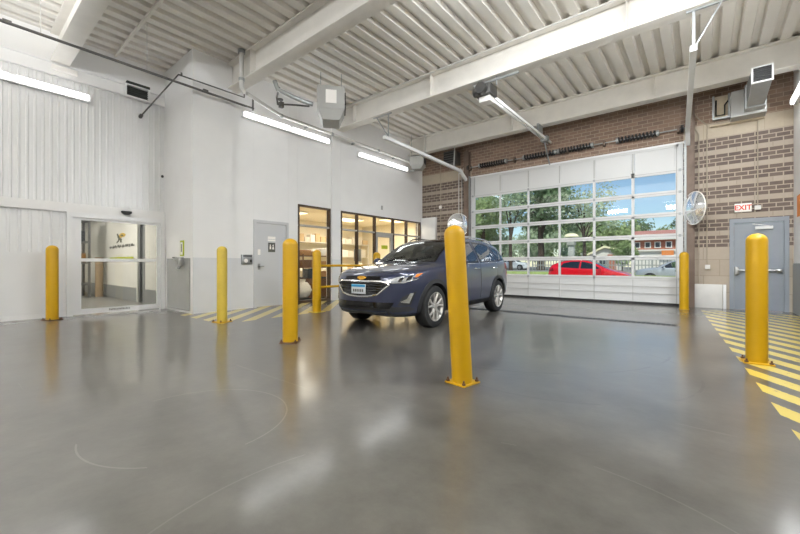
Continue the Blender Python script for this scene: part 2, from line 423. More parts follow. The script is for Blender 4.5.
# steel columns flanking the bay door
for x0, x1 in ((-6.72, -6.53), (-.33, -.17)):
    c_ = MB(); c_.box(x0, x1, G-.17, G-.155, 0, D-.62); c_.box(x0, x1, G-.015, G, 0, D-.62); c_.box((x0+x1)/2-.01, (x0+x1)/2+.01, G-.16, G-.01, 0, D-.62)
    struct(c_.build('column', 'brown', smooth=0))

# ------------------------------------------------------------------ sectional bay door
d3 = thing('door_3', 'white sectional bay door glazed in five rows of six panes', None, (-3.5, G, 0), kind='structure')
DX0, DX1, DY = -6.50, -.40, G-.02
zs = [0.0, .70, 1.265, 1.83, 2.395, 2.96, 3.525, 4.20]
xc = [DX0 + .14 + (DX1-DX0-.28)*i/6 for i in range(7)]
def section(z0, z1, glazed, name):
    b = MB()
    b.box(DX0, DX1, DY, DY+.05, z0, z0+.055); b.box(DX0, DX1, DY, DY+.05, z1-.055, z1)
    b.box(DX0, xc[0]+.02, DY, DY+.05, z0, z1); b.box(xc[6]-.02, DX1, DY, DY+.05, z0, z1)
    for i in range(1, 6): b.box(xc[i]-.035, xc[i]+.035, DY, DY+.05, z0, z1)
    o = b.build(name, 'doorwhite', d3, smooth=0)
    return o
for i in range(1, 6):
    o = section(zs[i]+.004, zs[i+1]-.004, True, 'glazed_section')
    MB().box(xc[0], xc[6], DY+.022, DY+.028, zs[i]+.03, zs[i+1]-.03).build('glass', 'pane', o, smooth=0)
b = MB()
for i in range(6): b.box(xc[i]+.04, xc[i+1]-.04, DY+.015, DY+.04, zs[6]+.02, zs[7]-.02)
b.box(DX0, DX1, DY, DY+.05, zs[6]+.004, zs[6]+.06); b.box(DX0, DX1, DY, DY+.05, zs[7]-.06, zs[7])
for i in range(7): b.box(xc[i]-.04, xc[i]+.04, DY, DY+.05, zs[6], zs[7])
b.box(DX0, xc[0], DY, DY+.05, zs[6], zs[7]); b.box(xc[6], DX1, DY, DY+.05, zs[6], zs[7])
b.build('solid_top_section', 'doorwhite', d3, smooth=0)
b = MB(); b.box(DX0, DX1, DY+.015, DY+.04, .06, .68)
for z in (.06, .27, .45, .66): b.box(DX0, DX1, DY, DY+.05, z, z+.022)
b.box(DX0, DX1, DY, DY+.05, .66, .70)
for i in range(7): b.box(xc[i]-.02, xc[i]+.02, DY+.003, DY+.05, .06, .7)
b.build('solid_bottom_section', 'doorwhite', d3, smooth=0)
b = MB()
for i in range(1, 6): b.box(xc[i]-.013, xc[i]+.013, DY-.004, DY, zs[6]+.07, zs[7]-.07)
b.box(xc[0]-.01, xc[0]+.01, DY-.004, DY, zs[6], zs[7]); b.box(xc[6]-.01, xc[6]+.01, DY-.004, DY, 0.06, zs[7])
for z in (.285, .47): b.box(DX0+.05, DX1-.05, DY-.004, DY, z, z+.012)
for z in zs[1:7]: b.box(DX0, DX1, DY-.004, DY, z-.006, z+.006)
for i in range(1, 6): b.box(xc[i]-.006, xc[i]+.006, DY-.004, DY+.003, .07, .66)
b.build('panel_joints', mat('joint_grey', '#a9a8a5', .6), d3, smooth=0)
MB().box(DX0, DX1, DY+.005, DY+.045, .0, .06).build('bottom_seal', 'dark', d3, smooth=0)
b = MB()
for z in zs[1:7]:
    for x in (DX0+.07, DX1-.07, xc[2], xc[4]): b.box(x-.03, x+.03, DY-.012, DY, z-.035, z+.035)
b.build('hinges', 'galv', d3, smooth=0)
for x0, x1 in ((DX0-.10, DX0-.02), (DX1+.02, DX1+.09)):
    t = MB(); t.box(x0, x1, G-.11, G-.10, 0, 4.25); t.box(x0, x0+.012, G-.10, G-.0, 0, 4.25); t.box(x1-.012, x1, G-.10, G, 0, 4.25)
    t.build('vertical_track', 'galv', d3, smooth=0)
b = MB(); b.box(DX0-.1, DX1+.1, G-.03, G, 4.20, 4.245); b.build('head_trim', 'trimw', d3, smooth=0)
# horizontal (follow-the-roof) tracks with their hangers
def track(label, x_a, x_b, out, hx):
    t = thing('door_track', label, 'door track', (x_a, 7.5, 4.45), 'horizontal tracks of the bay door')
    A, B, E = Vector((x_a, 7.45, 4.49)), Vector((x_b, 11.45, 4.36)), Vector((x_b, 11.85, 4.12))
    b = MB()
    for P, Q in ((A, B), (B, E)):
        vs = []
        for X_ in (P, Q): vs += [b.bm.verts.new(X_+Vector(o_)) for o_ in ((-.045, 0, -.05), (.045, 0, -.05), (.045, 0, .04), (-.045, 0, .04))]
        for f_ in ((0, 1, 2, 3), (7, 6, 5, 4), (0, 4, 5, 1), (1, 5, 6, 2), (2, 6, 7, 3), (3, 7, 4, 0)): b.bm.faces.new([vs[q] for q in f_])
    b.build('channel', 'trimw', t, smooth=0)
    h = MB(); y_ = 7.62
    h.box(x_a-.02, x_a+.02, y_-.003, y_+.003, 4.5, D-.6); h.tube([(x_a, y_, 4.55), (x_a+hx, y_, D-.6)], .015, 6)
    h.box(min(x_a, x_a+hx)-.1, max(x_a, x_a+hx)+.1, y_-.02, y_+.02, D-.63, D-.6)
    h.build('hanger', 'galv', t, smooth=0)
    h = MB(); h.tube([(x_b, 11.0, 4.40), (x_b+.1*out, 11.22, D-.6)], .014, 6); h.build('brace', 'pipew', t)
    return t
track('long white door track slanting from ceiling beam to left top corner of bay door', -6.62, -6.60, -1, -.45)
track('white door track hanging at right of bay door near grey duct', -.12, -.30, 1, .35)
# torsion springs on their shaft
sh = thing('spring_shaft', 'thin steel shaft across brick above bay door', 'shaft', (-3.5, G-.12, 4.55))
MB().tube([(-6.65, G-.12, 4.55), (-.3, G-.12, 4.55)], .017, 10).build('rod', 'galv', sh)
for x in (-6.5, -4.85, -3.2, -2.2, -.5): MB().box(x-.025, x+.025, G-.16, G-.004, 4.47, 4.62).build('bearing_plate', 'brown', sh, smooth=0)
for x in (-6.55, -.42): MB().lathe([(.02, -.03), (.1, -.03), (.1, -.02), (.085, 0), (.1, .02), (.1, .03), (.02, .03)], (x, G-.12, 4.55), 'x', 24).build('cable_drum', 'dark', sh)
for i, (a, e, lab) in enumerate(((-6.10, -5.15, 'leftmost black coil spring above bay door'), (-4.52, -3.55, 'black coil spring above bay door, second from left'),
                  (-3.44, -2.52, 'black coil spring above bay door just right of opener rail'), (-1.86, -.95, 'rightmost and largest black coil spring above bay door'))):
    t = thing('torsion_spring', lab, 'spring', (a, G-.12, 4.55), 'torsion springs above the bay door')
    n = 11; hp = []
    for k_ in range(n*14+1):
        an = 2*PI*k_/14; hp.append((a+(e-a)*k_/(n*14), G-.12+.066*math.cos(an), 4.55+.066*math.sin(an)))
    MB().tube(hp, .024, 6).build('coil', 'dark', t)
    MB().lathe([(.018, -.04), (.075, -.04), (.075, .02), (.018, .02)], (a, G-.12, 4.55), 'x', 16).build('end_cone', 'galv', t)
    MB().lathe([(.018, -.02), (.075, -.02), (.075, .04), (.018, .04)], (e, G-.12, 4.55), 'x', 16).build('end_cone', 'galv', t)
# trolley opener
op = thing('door_opener', 'grey trolley opener motor with white rail above middle of bay door', 'door opener', (-3.72, 7.7, 4.9))
b = MB(); b.box(-3.92, -3.55, 7.42, 7.78, 4.78, 5.02, .02); b.tube([(-3.95, 7.6, 4.95), (-4.02, 7.6, 4.95)], .1, 16); b.tube([(-3.73, 7.30, 4.9), (-3.73, 7.42, 4.9)], .12, 16); b.build('motor', mat('opener_motor', '#4e4d4b', .45, .4), op)
MB().box(-3.86, -3.6, 7.5, 7.74, 4.66, 4.78, .01).build('control_box', 'signwhite', op)
b = MB(); b.box(-3.79, -3.765, 7.75, 11.95, 4.84, 4.91); b.box(-3.69, -3.665, 7.75, 11.95, 4.84, 4.91)
for y in (8.6, 9.7, 10.8): b.box(-3.79, -3.665, y-.02, y+.02, 4.90, 4.915)
b.build('rail', 'trimw', op, smooth=0)
b = MB(); b.box(-3.83, -3.62, 11.4, 11.6, 4.80, 4.95, .01); b.tube([(-3.73, 11.5, 4.8), (-3.73, 11.98, 4.2)], .02, 6); b.build('trolley', 'galv', op)
b = MB()
for x in (-3.9, -3.5): b.tube([(x, 7.62, 5.0), (x, 7.62, D-.6)], .012, 6)
b.box(-4.05, -3.0, 7.60, 7.64, 5.1, 5.14); b.build('hanger', 'galv', op, smooth=0)
MB().box(-3.76, -3.70, 10.9, 11.25, 4.9, D-.6).build('rail_bracket', 'galv', op, smooth=0)

# ------------------------------------------------------------------ sliding glass door and corridor behind
d1 = thing('door_1', 'white framed sliding glass door in ribbed left wall', None, (SX, 2.5, 0), kind='structure')
fx0, fx1 = SX-.02, SX+.09
b = MB()
b.box(fx0, fx1, 1.60, 1.70, 0, 2.17); b.box(fx0, fx1, 3.32, 3.41, 0, 2.17); b.box(fx0, fx1, 1.60, 3.41, 2.07, 2.17); b.build('frame', 'trimw', d1, smooth=0)
b = MB(); lx0, lx1 = SX-.01, SX+.05
b.box(lx0, lx1, 1.70, 1.84, .02, 2.07); b.box(lx0, lx1, 3.25, 3.32, .02, 2.07); b.box(lx0, lx1, 1.84, 3.25, .02, .13); b.box(lx0, lx1, 1.84, 3.25, 1.14, 1.21); b.box(lx0, lx1, 1.84, 3.25, 2.02, 2.07)
lf = b.build('sliding_leaf', 'trimw', d1, smooth=0)
MB().box(SX+.015, SX+.023, 1.84, 3.25, .12, 2.03).build('glass', 'slideglass', lf, smooth=0)
b = MB(); ry = 2.32
for i in range(14):
    yy = ry+.028*i; b.box(lx1, lx1+.003, yy, yy+.018, .065, .065+random.choice((.03, .04, .035)))
b.build('sticker_lettering', 'inkgrey', lf, smooth=0)
b = MB(); b.lathe([(0, 0), (.05, .008), (.085, .03), (.1, .05), (.1, .08)], (SX+.13, 2.62, 2.2), 'z', 24); b.box(SX+.03, SX+.14, 2.53, 2.71, 2.26, 2.29)
tag(b.build('motion_sensor', 'dark'), 'small black dome sensor on header over sliding glass door', 'sensor')
cor = MB().box(-19, SX-.2, .2, 4.0, -.2, 0); struct(cor.build('floor_corridor', 'corrfloor', smooth=0))
cw = MB(); cw.box(-19, -12.45, 3.5, 3.7, .38, 3); cw.box(-11.9, SX-.2, 3.5, 3.7, .38, 3); cw.box(-12.45, -11.9, 3.5, 3.7, 2.3, 3)
cw.box(-19, SX-.2, .1, .2, 0, 3); cw.box(-19.2, -19, .1, 3.7, 0, 3); cw.box(-12.6, -11.8, 4.6, 4.7, 0, 3); cw.box(-12.55, -12.45, 3.47, 4.6, 0, 2.4); cw.box(-11.9, -11.85, 3.5, 4.6, 0, 2.4)
struct(cw.build('wall_corridor', 'corr', smooth=0))
cb_ = MB(); cb_.box(-19, -12.56, 3.48, 3.7, 0, .40); cb_.box(-11.9, SX-.2, 3.48, 3.7, 0, .40); struct(cb_.build('baseboard_corridor', 'corrdark', smooth=0))
struct(MB().box(-19.2, SX-.2, .1, 4.7, 3, 3.1).build('ceiling_corridor', 'corr', smooth=0))
cdd = thing('door_5', 'grey metal door frame at end of corridor behind glass', None, (-12.2, 3.6, 0), kind='structure')
b = MB(); b.box(-12.44, -12.34, 3.5, 3.62, 0, 2.3); b.box(-12.0, -11.9, 3.5, 3.62, 0, 2.3); b.box(-12.44, -11.9, 3.5, 3.62, 2.2, 2.3); b.build('door_frame', 'shelfgrey', cdd, smooth=0)
b = MB().box(-12.34, -12.02, 3.56, 3.6, 0, 2.2); b.build('door_leaf', 'corrdark', cdd, smooth=0)
# company mark on the corridor wall: striding figure with a parcel, a line of small lettering, a lime strip
lg = thing('wall_logo', 'dark green striding figure with yellow parcel on corridor wall', 'logo', (-14.0, 3.495, 1.9))
def flat(poly, m, nm, par, y=3.49):
    MB().prism(poly, 'y', y, 3.5).build(nm, m, par, smooth=0)
flat([(-14.55, 2.053), (-14.42, 2.059), (-14.35, 2.003), (-14.22, 1.921), (-14.10, 1.895), (-14.02, 1.858), (-14.06, 1.788), (-14.0, 1.769), (-14.18, 1.766), (-14.16, 1.832), (-14.26, 1.845), (-14.40, 1.788), (-14.52, 1.760), (-14.6, 1.769), (-14.42, 1.832), (-14.36, 1.870), (-14.44, 1.933), (-14.5, 2.003)], 'olive', 'figure', lg)
flat([(-14.24, 1.940), (-14.28, 2.003), (-14.18, 2.047), (-13.98, 2.059), (-13.76, 2.034), (-13.62, 1.990), (-13.72, 1.940), (-13.95, 1.921), (-14.12, 1.914)], 'logoy', 'parcel', lg)
flat([(-14.12, 1.977), (-14.02, 2.009), (-13.88, 2.003), (-13.84, 1.965), (-13.98, 1.946)], 'olive', 'parcel_mark', lg, 3.486)
b = MB(); x = -15.35
while x < -12.85:
    wd = random.uniform(.05, .09); b.box(x, x+wd, 3.49, 3.5, 1.62 + (.0 if random.random() > .2 else -.025), 1.665+random.choice((0, .03))); x += wd + random.choice((.025, .03, .09))
b.build('lettering', 'inkgrey', lg, smooth=0)
sp = MB(); sp.box(-15.3, -12.9, 3.485, 3.5, 1.245, 1.31); tag(sp.build('wall_strip', 'lime', smooth=0), 'lime yellow strip on corridor wall below figure logo', 'strip')
rk = thing('storage_rack', 'grey metal rack with shelves at left end of corridor behind glass', 'rack', (-16.2, 2.6, 0))
for x in (-16.6, -15.8):
    for y in (2.1, 3.05): MB().box(x-.03, x+.03, y-.03, y+.03, 0, 2.7).build('upright', 'shelfgrey', rk, smooth=0)
for z in (.4, 1.1, 1.8, 2.5): MB().box(-16.6, -15.8, 2.08, 3.08, z, z+.05).build('shelf', 'shelfgrey', rk, smooth=0)
for i, (y, z, s_) in enumerate(((2.2, .4, .5), (2.65, 1.1, .38), (2.2, 1.1, .4), (2.6, 1.8, .42))):
    tag(MB().box(-16.4, -15.85, y, y+s_*.85, z+.053, z+.05+s_*.8, .01).build('storage_box', ('corrdark', 'card', 'greym', 'windark')[i]),
        ('grey box on lowest rack shelf in corridor', 'brown carton on middle rack shelf in corridor', 'pale grey box on middle rack shelf in corridor', 'dark box on upper rack shelf in corridor')[i], 'box', 'boxes on the corridor rack')
tag(MB().lathe([(0, 0), (.11, 0), (.11, 1.32), (.04, 1.32), (.04, 1.30), (0, 1.30)], (-15.75, 3.3, 0), 'z', 20).build('tan_tube', 'tanroll'), 'tan upright roll standing on corridor floor', 'roll')
b = MB(); b.tube([(-18.9, 2.9, 2.75), (-16.6, 3.0, 2.75), (-15.6, 3.2, 2.85), (-14.6, 3.35, 2.85)], .09, 12); tag(b.build('ceiling_duct', 'galv'), 'curved grey duct under corridor ceiling behind glass', 'duct')
def ceil_lamp(name, label, x, y, z, lx, ly, power, col, grp, lens='warmlens'):
    t = thing(name, label, 'ceiling light', (x, y, z), grp)
    MB().box(x-lx/2-.02, x+lx/2+.02, y-ly/2-.02, y+ly/2+.02, z, z+.05).build('housing', 'trimw', t, smooth=0)
    MB().box(x-lx/2, x+lx/2, y-ly/2, y+ly/2, z-.02, z).build('diffuser', lens, t, smooth=0)
    ld = bpy.data.lights.new('lamp', 'AREA'); ld.shape = 'RECTANGLE'; ld.size = lx; ld.size_y = ly; ld.energy = power; ld.color = col
    lo = bpy.data.objects.new('lamp', ld); C.objects.link(lo); lo.parent = t; lo.location = (0, 0, -.03)
    return t
ceil_lamp('corridor_light', 'white ceiling light in corridor near the sliding glass door', -12.6, 1.7, 2.95, 1.2, .3, 150, (1, .98, .94), 'ceiling lights in the corridor')
ceil_lamp('corridor_light', 'added white fill light on ceiling at far end of corridor', -16.0, 1.6, 2.95, 1.2, .3, 150, (1, .98, .94), 'ceiling lights in the corridor')  # unseen lamp added to lift the dark end of the corridor

# ------------------------------------------------------------------ grey door, windows, shop interior
d2 = thing('door_2', 'pale grey steel door in long white wall', None, (W, 5.37, 0), kind='structure')
b = MB(); b.box(W-.12, W+.025, 4.87, 4.94, 0, 2.2); b.box(W-.12, W+.025, 5.80, 5.87, 0, 2.2); b.box(W-.12, W+.025, 4.87, 5.87, 2.13, 2.2); b.build('door_frame', 'doorgrey', d2, smooth=0)
lf = MB().box(W-.04, W+.005, 4.95, 5.79, .012, 2.12).build('door_leaf', 'doorgrey', d2, smooth=0)
b = MB(); b.box(W+.005, W+.015, 4.98, 5.05, 1.32, 1.46); b.build('lock_plate', 'signwhite', d2, smooth=0)
b = MB(); b.box(W+.005, W+.015, 4.985, 5.045, .95, 1.1); b.tube([(W+.01, 5.015, 1.03), (W+.06, 5.015, 1.03), (W+.06, 5.12, 1.03)], .011, 8); b.build('door_handle', 'steel', d2)
sg = MB().box(W+.005, W+.012, 5.27, 5.47, 1.40, 1.64).build('door_sign', 'inkgrey', d2, smooth=0); sg['label'] = 'dark pictogram sign'
b = MB()
b.ball((W+.012, 5.33, 1.575), .004, .018, .018); b.box(W+.010, W+.015, 5.31, 5.35, 1.47, 1.55); b.ball((W+.012, 5.41, 1.575), .004, .018, .018); b.prism([(5.38, 1.47), (5.44, 1.47), (5.42, 1.55), (5.40, 1.55)], 'x', W+.010, W+.015)
b.build('pictogram', 'signwhite', sg)
b = MB(); b.box(W+.005, W+.01, 5.26, 5.48, 1.68, 1.72); b.box(W+.005, W+.01, 5.26, 5.48, 1.735, 1.80); b.build('paper_note', 'signwhite', d2, smooth=0)
kp = thing('intercom_panel', 'square steel intercom panel on wall left of grey door', 'intercom', (W, 4.68, 1.2))
MB().box(W, W+.05, 4.54, 4.82, 1.08, 1.32, .008).build('case', 'steel', kp)
b = MB(); b.box(W+.05, W+.056, 4.75, 4.80, 1.13, 1.2); b.box(W+.05, W+.056, 4.58, 4.8, 1.27, 1.30); b.build('buttons', 'dark', kp, smooth=0)
MB().lathe([(0, .056), (.045, .056), (.05, .05)], (W, 4.65, 1.17), 'x', 20).build('speaker_disc', 'signwhite', kp)
def storefront(name, label, ys, z1, transom, door=None):
    t = thing(name, label, None, (W, ys[0], 0), kind='structure')
    y0, y1 = ys[0], ys[-1]; fw = .05
    b = MB(); xa, xb = W-.11, W+.015
    b.box(xa, xb, y0, y1, z1-fw, z1); b.box(xa, xb, y0, y1, 0, .07)
    for i, y in enumerate(ys):
        b.box(xa, xb, y-(0 if i == 0 else fw/2 if i < len(ys)-1 else fw), y+(fw if i == 0 else fw/2 if i < len(ys)-1 else 0), 0, z1)
    b.build('window_frame', 'bronze', t, smooth=0)
    b = MB(); b.box(xa+.02, xb-.01, y0, y1, transom-.025, transom+.025); b.build('transom_bar', 'greym', t, smooth=0)
    for i in range(len(ys)-1):
        MB().box(W-.05, W-.044, ys[i]+.02, ys[i+1]-.02, .06, z1-.04).build('glass', 'shopglass', t, smooth=0)
    if door is not None:
        ya, yb = ys[door]+.03, ys[door+1]-.03
        b = MB()
        b.box(W-.09, W-.01, ya, ya+.11, .05, transom-.02); b.box(W-.09, W-.01, yb-.11, yb, .05, transom-.02); b.box(W-.09, W-.01, ya, yb, transom-.14, transom-.02); b.box(W-.09, W-.01, ya, yb, .05, .25)
        dl = b.build('door_leaf', 'greym', t, smooth=0)
        MB().tube([(W+.0, yb-.06, .9), (W+.05, yb-.06, .9), (W+.05, yb-.06, 1.25), (W, yb-.06, 1.25)], .012, 8).build('door_handle', 'steel', dl)
        MB().box(W-.02, W-.012, ya+.3, ya+.62, 1.62, 1.75).build('door_notice', 'lime', dl, smooth=0)
    return t
storefront('window_1', 'tall bronze framed shop window beside yellow guard rail', [6.18, 7.34], 2.75, 2.17)
storefront('window_2', 'wide bronze framed shop window of five bays behind car', [7.75, 8.47, 9.31, 10.28, 11.06, 11.95], 2.74, 2.17, door=2)
tag(MB().box(W, W+.03, 9.6, 9.66, 2.98, 3.12).build('wall_sensor', 'greym'), 'tiny grey sensor on white wall above wide shop window', 'sensor')
struct(MB().box(-15.2, W-.2, 4.5, 15.2, -.1, 0).build('floor_shop', mat('shop_floor', '#cdbf9f', .3), smooth=0))
sw = MB(); sw.box(-15.2, -15, 4.5, 15.2, 0, 3.4); sw.box(-15.2, W-.2, 4.4, 4.5, 0, 3.4); sw.box(-15.2, W-.2, 15.0, 15.2, 0, 3.4); sw.box(-9.1, W-.2, 12.1, 15.0, 0, 3.4)
struct(sw.build('wall_shop', 'cream', smooth=0))
struct(MB().box(-15.2, W-.2, 4.4, 15.2, 3.2, 3.4).build('ceiling_shop', 'cream', smooth=0))
for i, (x, y) in enumerate(((-10.3, 7.4), (-10.3, 10.4), (-12.8, 8.6), (-12.8, 11.8), (-11.2, 13.4))):
    ceil_lamp('shop_light', ('long shop ceiling light just behind the tall window', 'shop ceiling light behind the middle of the wide window', 'shop ceiling light deep behind the tall window', 'shop ceiling light deep behind the wide window', 'shop ceiling light at far end of the shop')[i], x, y, 3.14, .9, 1.3, 18 if i == 0 else 60, (1, .985, .94), 'ceiling lights in the shop')
def shelf_unit(label, x0, x1, y0, y1, h, nz, m='siding'):
    t = thing('shop_shelf', label, 'shelf', ((x0+x1)/2, (y0+y1)/2, 0), 'shelving in the shop')
    for x in (x0, x1-.04):
        for y in (y0, y1-.04): MB().box(x, x+.04, y, y+.04, 0, h).build('upright', m, t, smooth=0)
    tops = []
    for i in range(nz):
        z = .12 + (h-.2)*i/(nz-1); MB().box(x0, x1, y0, y1, z, z+.03).build('shelf_board', m, t, smooth=0); tops.append(z+.03)
    return tops
k_ = 0
def fill_boxes(x, y0, y1, zt, hh, where):
    global k_
    y = y0+.06
    while y < y1-.3:
        w_ = random.uniform(.22, .42); h_ = random.uniform(.5, .95)*hh
        col = random.choice(('card', 'card', 'wood', 'signwhite') if 'brown' in where else ('siding', 'signwhite', 'siding', 'palecard', 'signwhite'))
        nm = {'card': 'tan carton', 'wood': 'dark brown carton', 'signwhite': 'white carton', 'siding': 'off white carton', 'palecard': 'pale tan carton'}[col]
        tag(MB().box(x-.3, x+.02, y, y+w_, zt+.003, zt+h_, .006).build('shop_carton', col), nm+' '+where, 'box', 'cartons on shop shelves: '+where); y += w_+.05
random.seed(11)
tp = shelf_unit('brown wooden shelf with cartons behind tall window', -11.3, -10.8, 7.9, 9.7, 1.45, 4, 'wood')
for z, nm in zip(tp, ('bottom', 'lower', 'upper', 'top')): fill_boxes(-10.9, 7.9, 9.7, z, .3, 'on the %s board of the brown shop shelf' % nm)
tp = shelf_unit('cream rack against shop back wall', -14.9, -14.3, 8.5, 14.8, 2.2, 4)
for z, nm in zip(tp, ('bottom', 'lower', 'upper', 'top')): fill_boxes(-14.4, 8.5, 14.8, z, .45, 'on the %s board of the cream shop rack' % nm)
dk = thing('shop_counter', 'brown shop counter with dark top behind tall window', 'counter', (-10.0, 7.4, 0))
MB().box(-10.35, -9.85, 7.45, 8.3, 0, .62).build('body', 'wood', dk, smooth=0); MB().box(-10.4, -9.8, 7.4, 8.35, .62, .66, .008).build('worktop', 'windark', dk)
tag(MB().box(-10.3, -10.0, 7.5, 7.9, .66, .95, .02).build('printer', 'windark'), 'dark printer on shop counter behind tall window', 'printer')
b = MB(); b.ball((-9.55, 6.95, .27), .26, .28, .27, 20, 12)
for v in b.bm.verts: v.co += Vector((random.uniform(-.02, .02), random.uniform(-.02, .02), random.uniform(-.0, .03)))
b.tube([(-9.55, 6.95, .5), (-9.55, 6.95, .62)], [.07, .12], 12); tag(b.build('plastic_bag', 'bag'), 'bulging white plastic bag on shop floor behind tall window', 'bag')
st = thing('display_stand', 'white display stand with grey screen behind wide window', 'stand', (-10.2, 9.9, 0))
MB().box(-10.4, -10.0, 9.7, 10.1, 0, .06).build('base', 'signwhite', st, smooth=0); MB().box(-10.24, -10.16, 9.86, 9.94, .06, 1.2).build('post', 'signwhite', st, smooth=0); MB().box(-10.2, -10.1, 9.75, 10.05, 1.2, 1.65, .01).build('screen', 'corrdark', st)

# ------------------------------------------------------------------ exit door and fittings on the garage wall
d4 = thing('door_4', 'blue grey steel exit door in banded brick wall', None, (.99, G, 0), kind='structure')
b = MB(); b.box(.49, .57, G-.03, G+.1, 0, 2.17); b.box(1.42, 1.50, G-.03, G+.1, 0, 2.17); b.box(.49, 1.50, G-.03, G+.1, 2.07, 2.17); b.build('door_frame', 'exitgrey', d4, smooth=0)
MB().box(.575, 1.415, G+.0, G+.045, .01, 2.06).build('door_leaf', 'exitgrey', d4, smooth=0)
b = MB(); b.tube([(.62, G-.07, .94), (1.36, G-.07, .94)], .022, 10); b.box(.58, .66, G-.09, G, .84, 1.02, .01); b.box(1.31, 1.39, G-.08, G, .90, .98, .01); b.build('panic_bar', 'steel', d4)
b = MB(); b.box(.94, 1.24, G-.06, G, 1.90, 1.97, .006); b.tube([(1.18, G-.05, 1.97), (.98, G-.2, 2.0), (.9, G-.03, 2.03)], .009, 6); b.build('door_closer', 'trimw', d4)
ex = thing('exit_sign', 'white EXIT sign with red letters above exit door', 'exit sign', (.73, G, 2.42))
MB().box(.58, .88, G-.05, G, 2.33, 2.53, .006).build('housing', 'signwhite', ex)
me = text_mesh('EXIT', .165); me.materials.append(M['signred'])
me.transform(Matrix.Translation((.73, G-.053, 2.425)) @ Matrix.Rotation(PI/2, 4, 'X') @ Matrix.Diagonal((.9, 1.0, 1, 1)))
link('lettering', me, ex, 0)
em = thing('junction_box', 'small pale box with conduit beside EXIT sign', 'junction box', (.985, G, 2.36))
MB().box(.93, 1.04, G-.05, G, 2.36, 2.46, .006).build('cover', 'panelw', em); MB().tube([(.985, G-.02, 2.46), (.985, G-.02, 4.46)], .011, 8).build('conduit', 'tan', em)
b = MB(); b.box(-.265, .36, G-.06, G, 0, .585, .004); wp = thing('kick_panel', 'low scuffed white panel at wall foot between bay door and exit door', 'panel', (.08, G, 0))
b.build('plate', 'panelw', wp); MB().box(.37, .43, G-.07, G, 0, .585, .004).build('edge_strip', 'trimw', wp)
cd = thing('wall_conduit', 'tan conduit on brick ending behind the convex mirror', 'conduit', (-.09, G, .6), 'conduits on the right brick flank')
MB().tube([(-.09, G-.02, .6), (-.09, G-.02, 4.35), (-.16, G-.02, 4.5), (-.3, G-.03, 4.55)], .013, 8).build('tube', 'tan', cd)
cd = thing('wall_conduit', 'tan conduit on brick ending in a small box at waist height', 'conduit', (.07, G, 1), 'conduits on the right brick flank')
MB().tube([(.07, G-.02, 1.05), (.07, G-.02, 4.55), (-.12, G-.02, 4.78), (-.2, G-.03, 4.95)], .013, 8).build('tube', 'tan', cd); MB().box(.03, .13, G-.05, G, .96, 1.07, .006).build('switch_box', 'panelw', cd)
cd = thing('wall_conduit', 'thin conduit with small box on brick left of bay door', 'conduit', (-7.8, G, 2))
MB().tube([(-7.8, G-.02, 2.0), (-7.8, G-.02, 4.9)], .014, 8).build('tube', 'tan', cd); MB().box(-7.86, -7.76, G-.05, G, 3.22, 3.33, .006).build('switch_box', 'signwhite', cd)
for x, nm in ((-7.0, 'left'), (-6.87, 'right')):
    tag(MB().tube([(x, G-.03, 1.2), (x, G-.03, 4.4), (x+.12, G-.1, 4.6)], .016, 8).build('lift_cable', 'pipew'), '%s of two thin white cables on brick left of bay door' % nm, 'cable', 'cables left of the bay door')
def mirror(label, x, y, z, ang, tilt):
    t = thing('convex_mirror', label, 'mirror', (x, y, z), 'round convex mirrors', local=True)
    t.rotation_euler = (tilt, 0, ang)      # faces local -y
    R_ = .4; pr = [(R_*math.sin(a*.62/8*1.0)/math.sin(.62), -.10*(math.cos(a*.62/8)-math.cos(.62))/(1-math.cos(.62))-.01) for a in range(9)]
    MB().lathe(pr, (0, 0, 0), 'y', 40).build('mirror_face', 'mirror', t)
    MB().lathe([(R_-.01, -.012), (R_+.012, -.02), (R_+.015, 0), (R_, .012), (.05, .06), (0, .06)], (0, 0, 0), 'y', 40).build('rim', 'signwhite', t)
    MB().tube([(0, .05, 0), (0, .28, 0)], .02, 8).build('bracket', 'galv', t)
    return t
mirror('round convex mirror on brick between bay door and EXIT sign', -.17, G-.35, 2.47, math.radians(-58), .0)
mirror('round convex mirror behind top of leaning centre bollard', -6.80, G-.4, 2.50, math.radians(52), .0)
# grey supply duct on the right
du = thing('supply_duct', 'grey square duct with dark grille hanging at top right on brick', 'duct', (.9, 11.5, 4.6))
b = MB()
b.prism([(10.1, 4.66), (10.1, 4.94), (11.5, 5.1), (11.5, 4.56)], 'x', .745, 1.035)
b.build('trunk', 'galv', du, smooth=0)
MB().box(.72, 1.06, 11.3, 11.62, 4.56, 5.08).build('collar', 'galv', du, smooth=0)
MB().box(.50, 1.10, 11.6, G, 4.50, 5.1).build('plenum', 'greym', du, smooth=0)
b = MB(); b.box(.73, 1.05, 10.07, 10.11, 4.64, 4.665); b.box(.73, 1.05, 10.07, 10.11, 4.935, 4.96); b.box(.73, .76, 10.07, 10.11, 4.64, 4.96); b.box(1.02, 1.05, 10.07, 10.11, 4.64, 4.96); b.build('grille_frame', 'trimw', du, smooth=0)
b = MB(); b.box(.75, 1.03, 10.09, 10.1, 4.66, 4.94)
for i in range(7): b.box(.755, 1.025, 10.075, 10.092, 4.675+.037*i, 4.683+.037*i)
b.build('grille', 'dark', du, smooth=0)
ve = thing('wall_louver', 'pale framed opening with pipes left of grey duct', 'louver', (.35, G, 4.7))
b = MB(); b.box(.17, .21, G-.12, G, 4.62, 5.2); b.box(.46, .5, G-.12, G, 4.62, 5.2); b.box(.17, .5, G-.12, G, 4.62, 4.66); b.build('frame', 'galv', ve, smooth=0)
MB().box(.21, .46, G-.03, G, 4.66, 5.2).build('back_panel', 'stone', ve, smooth=0)
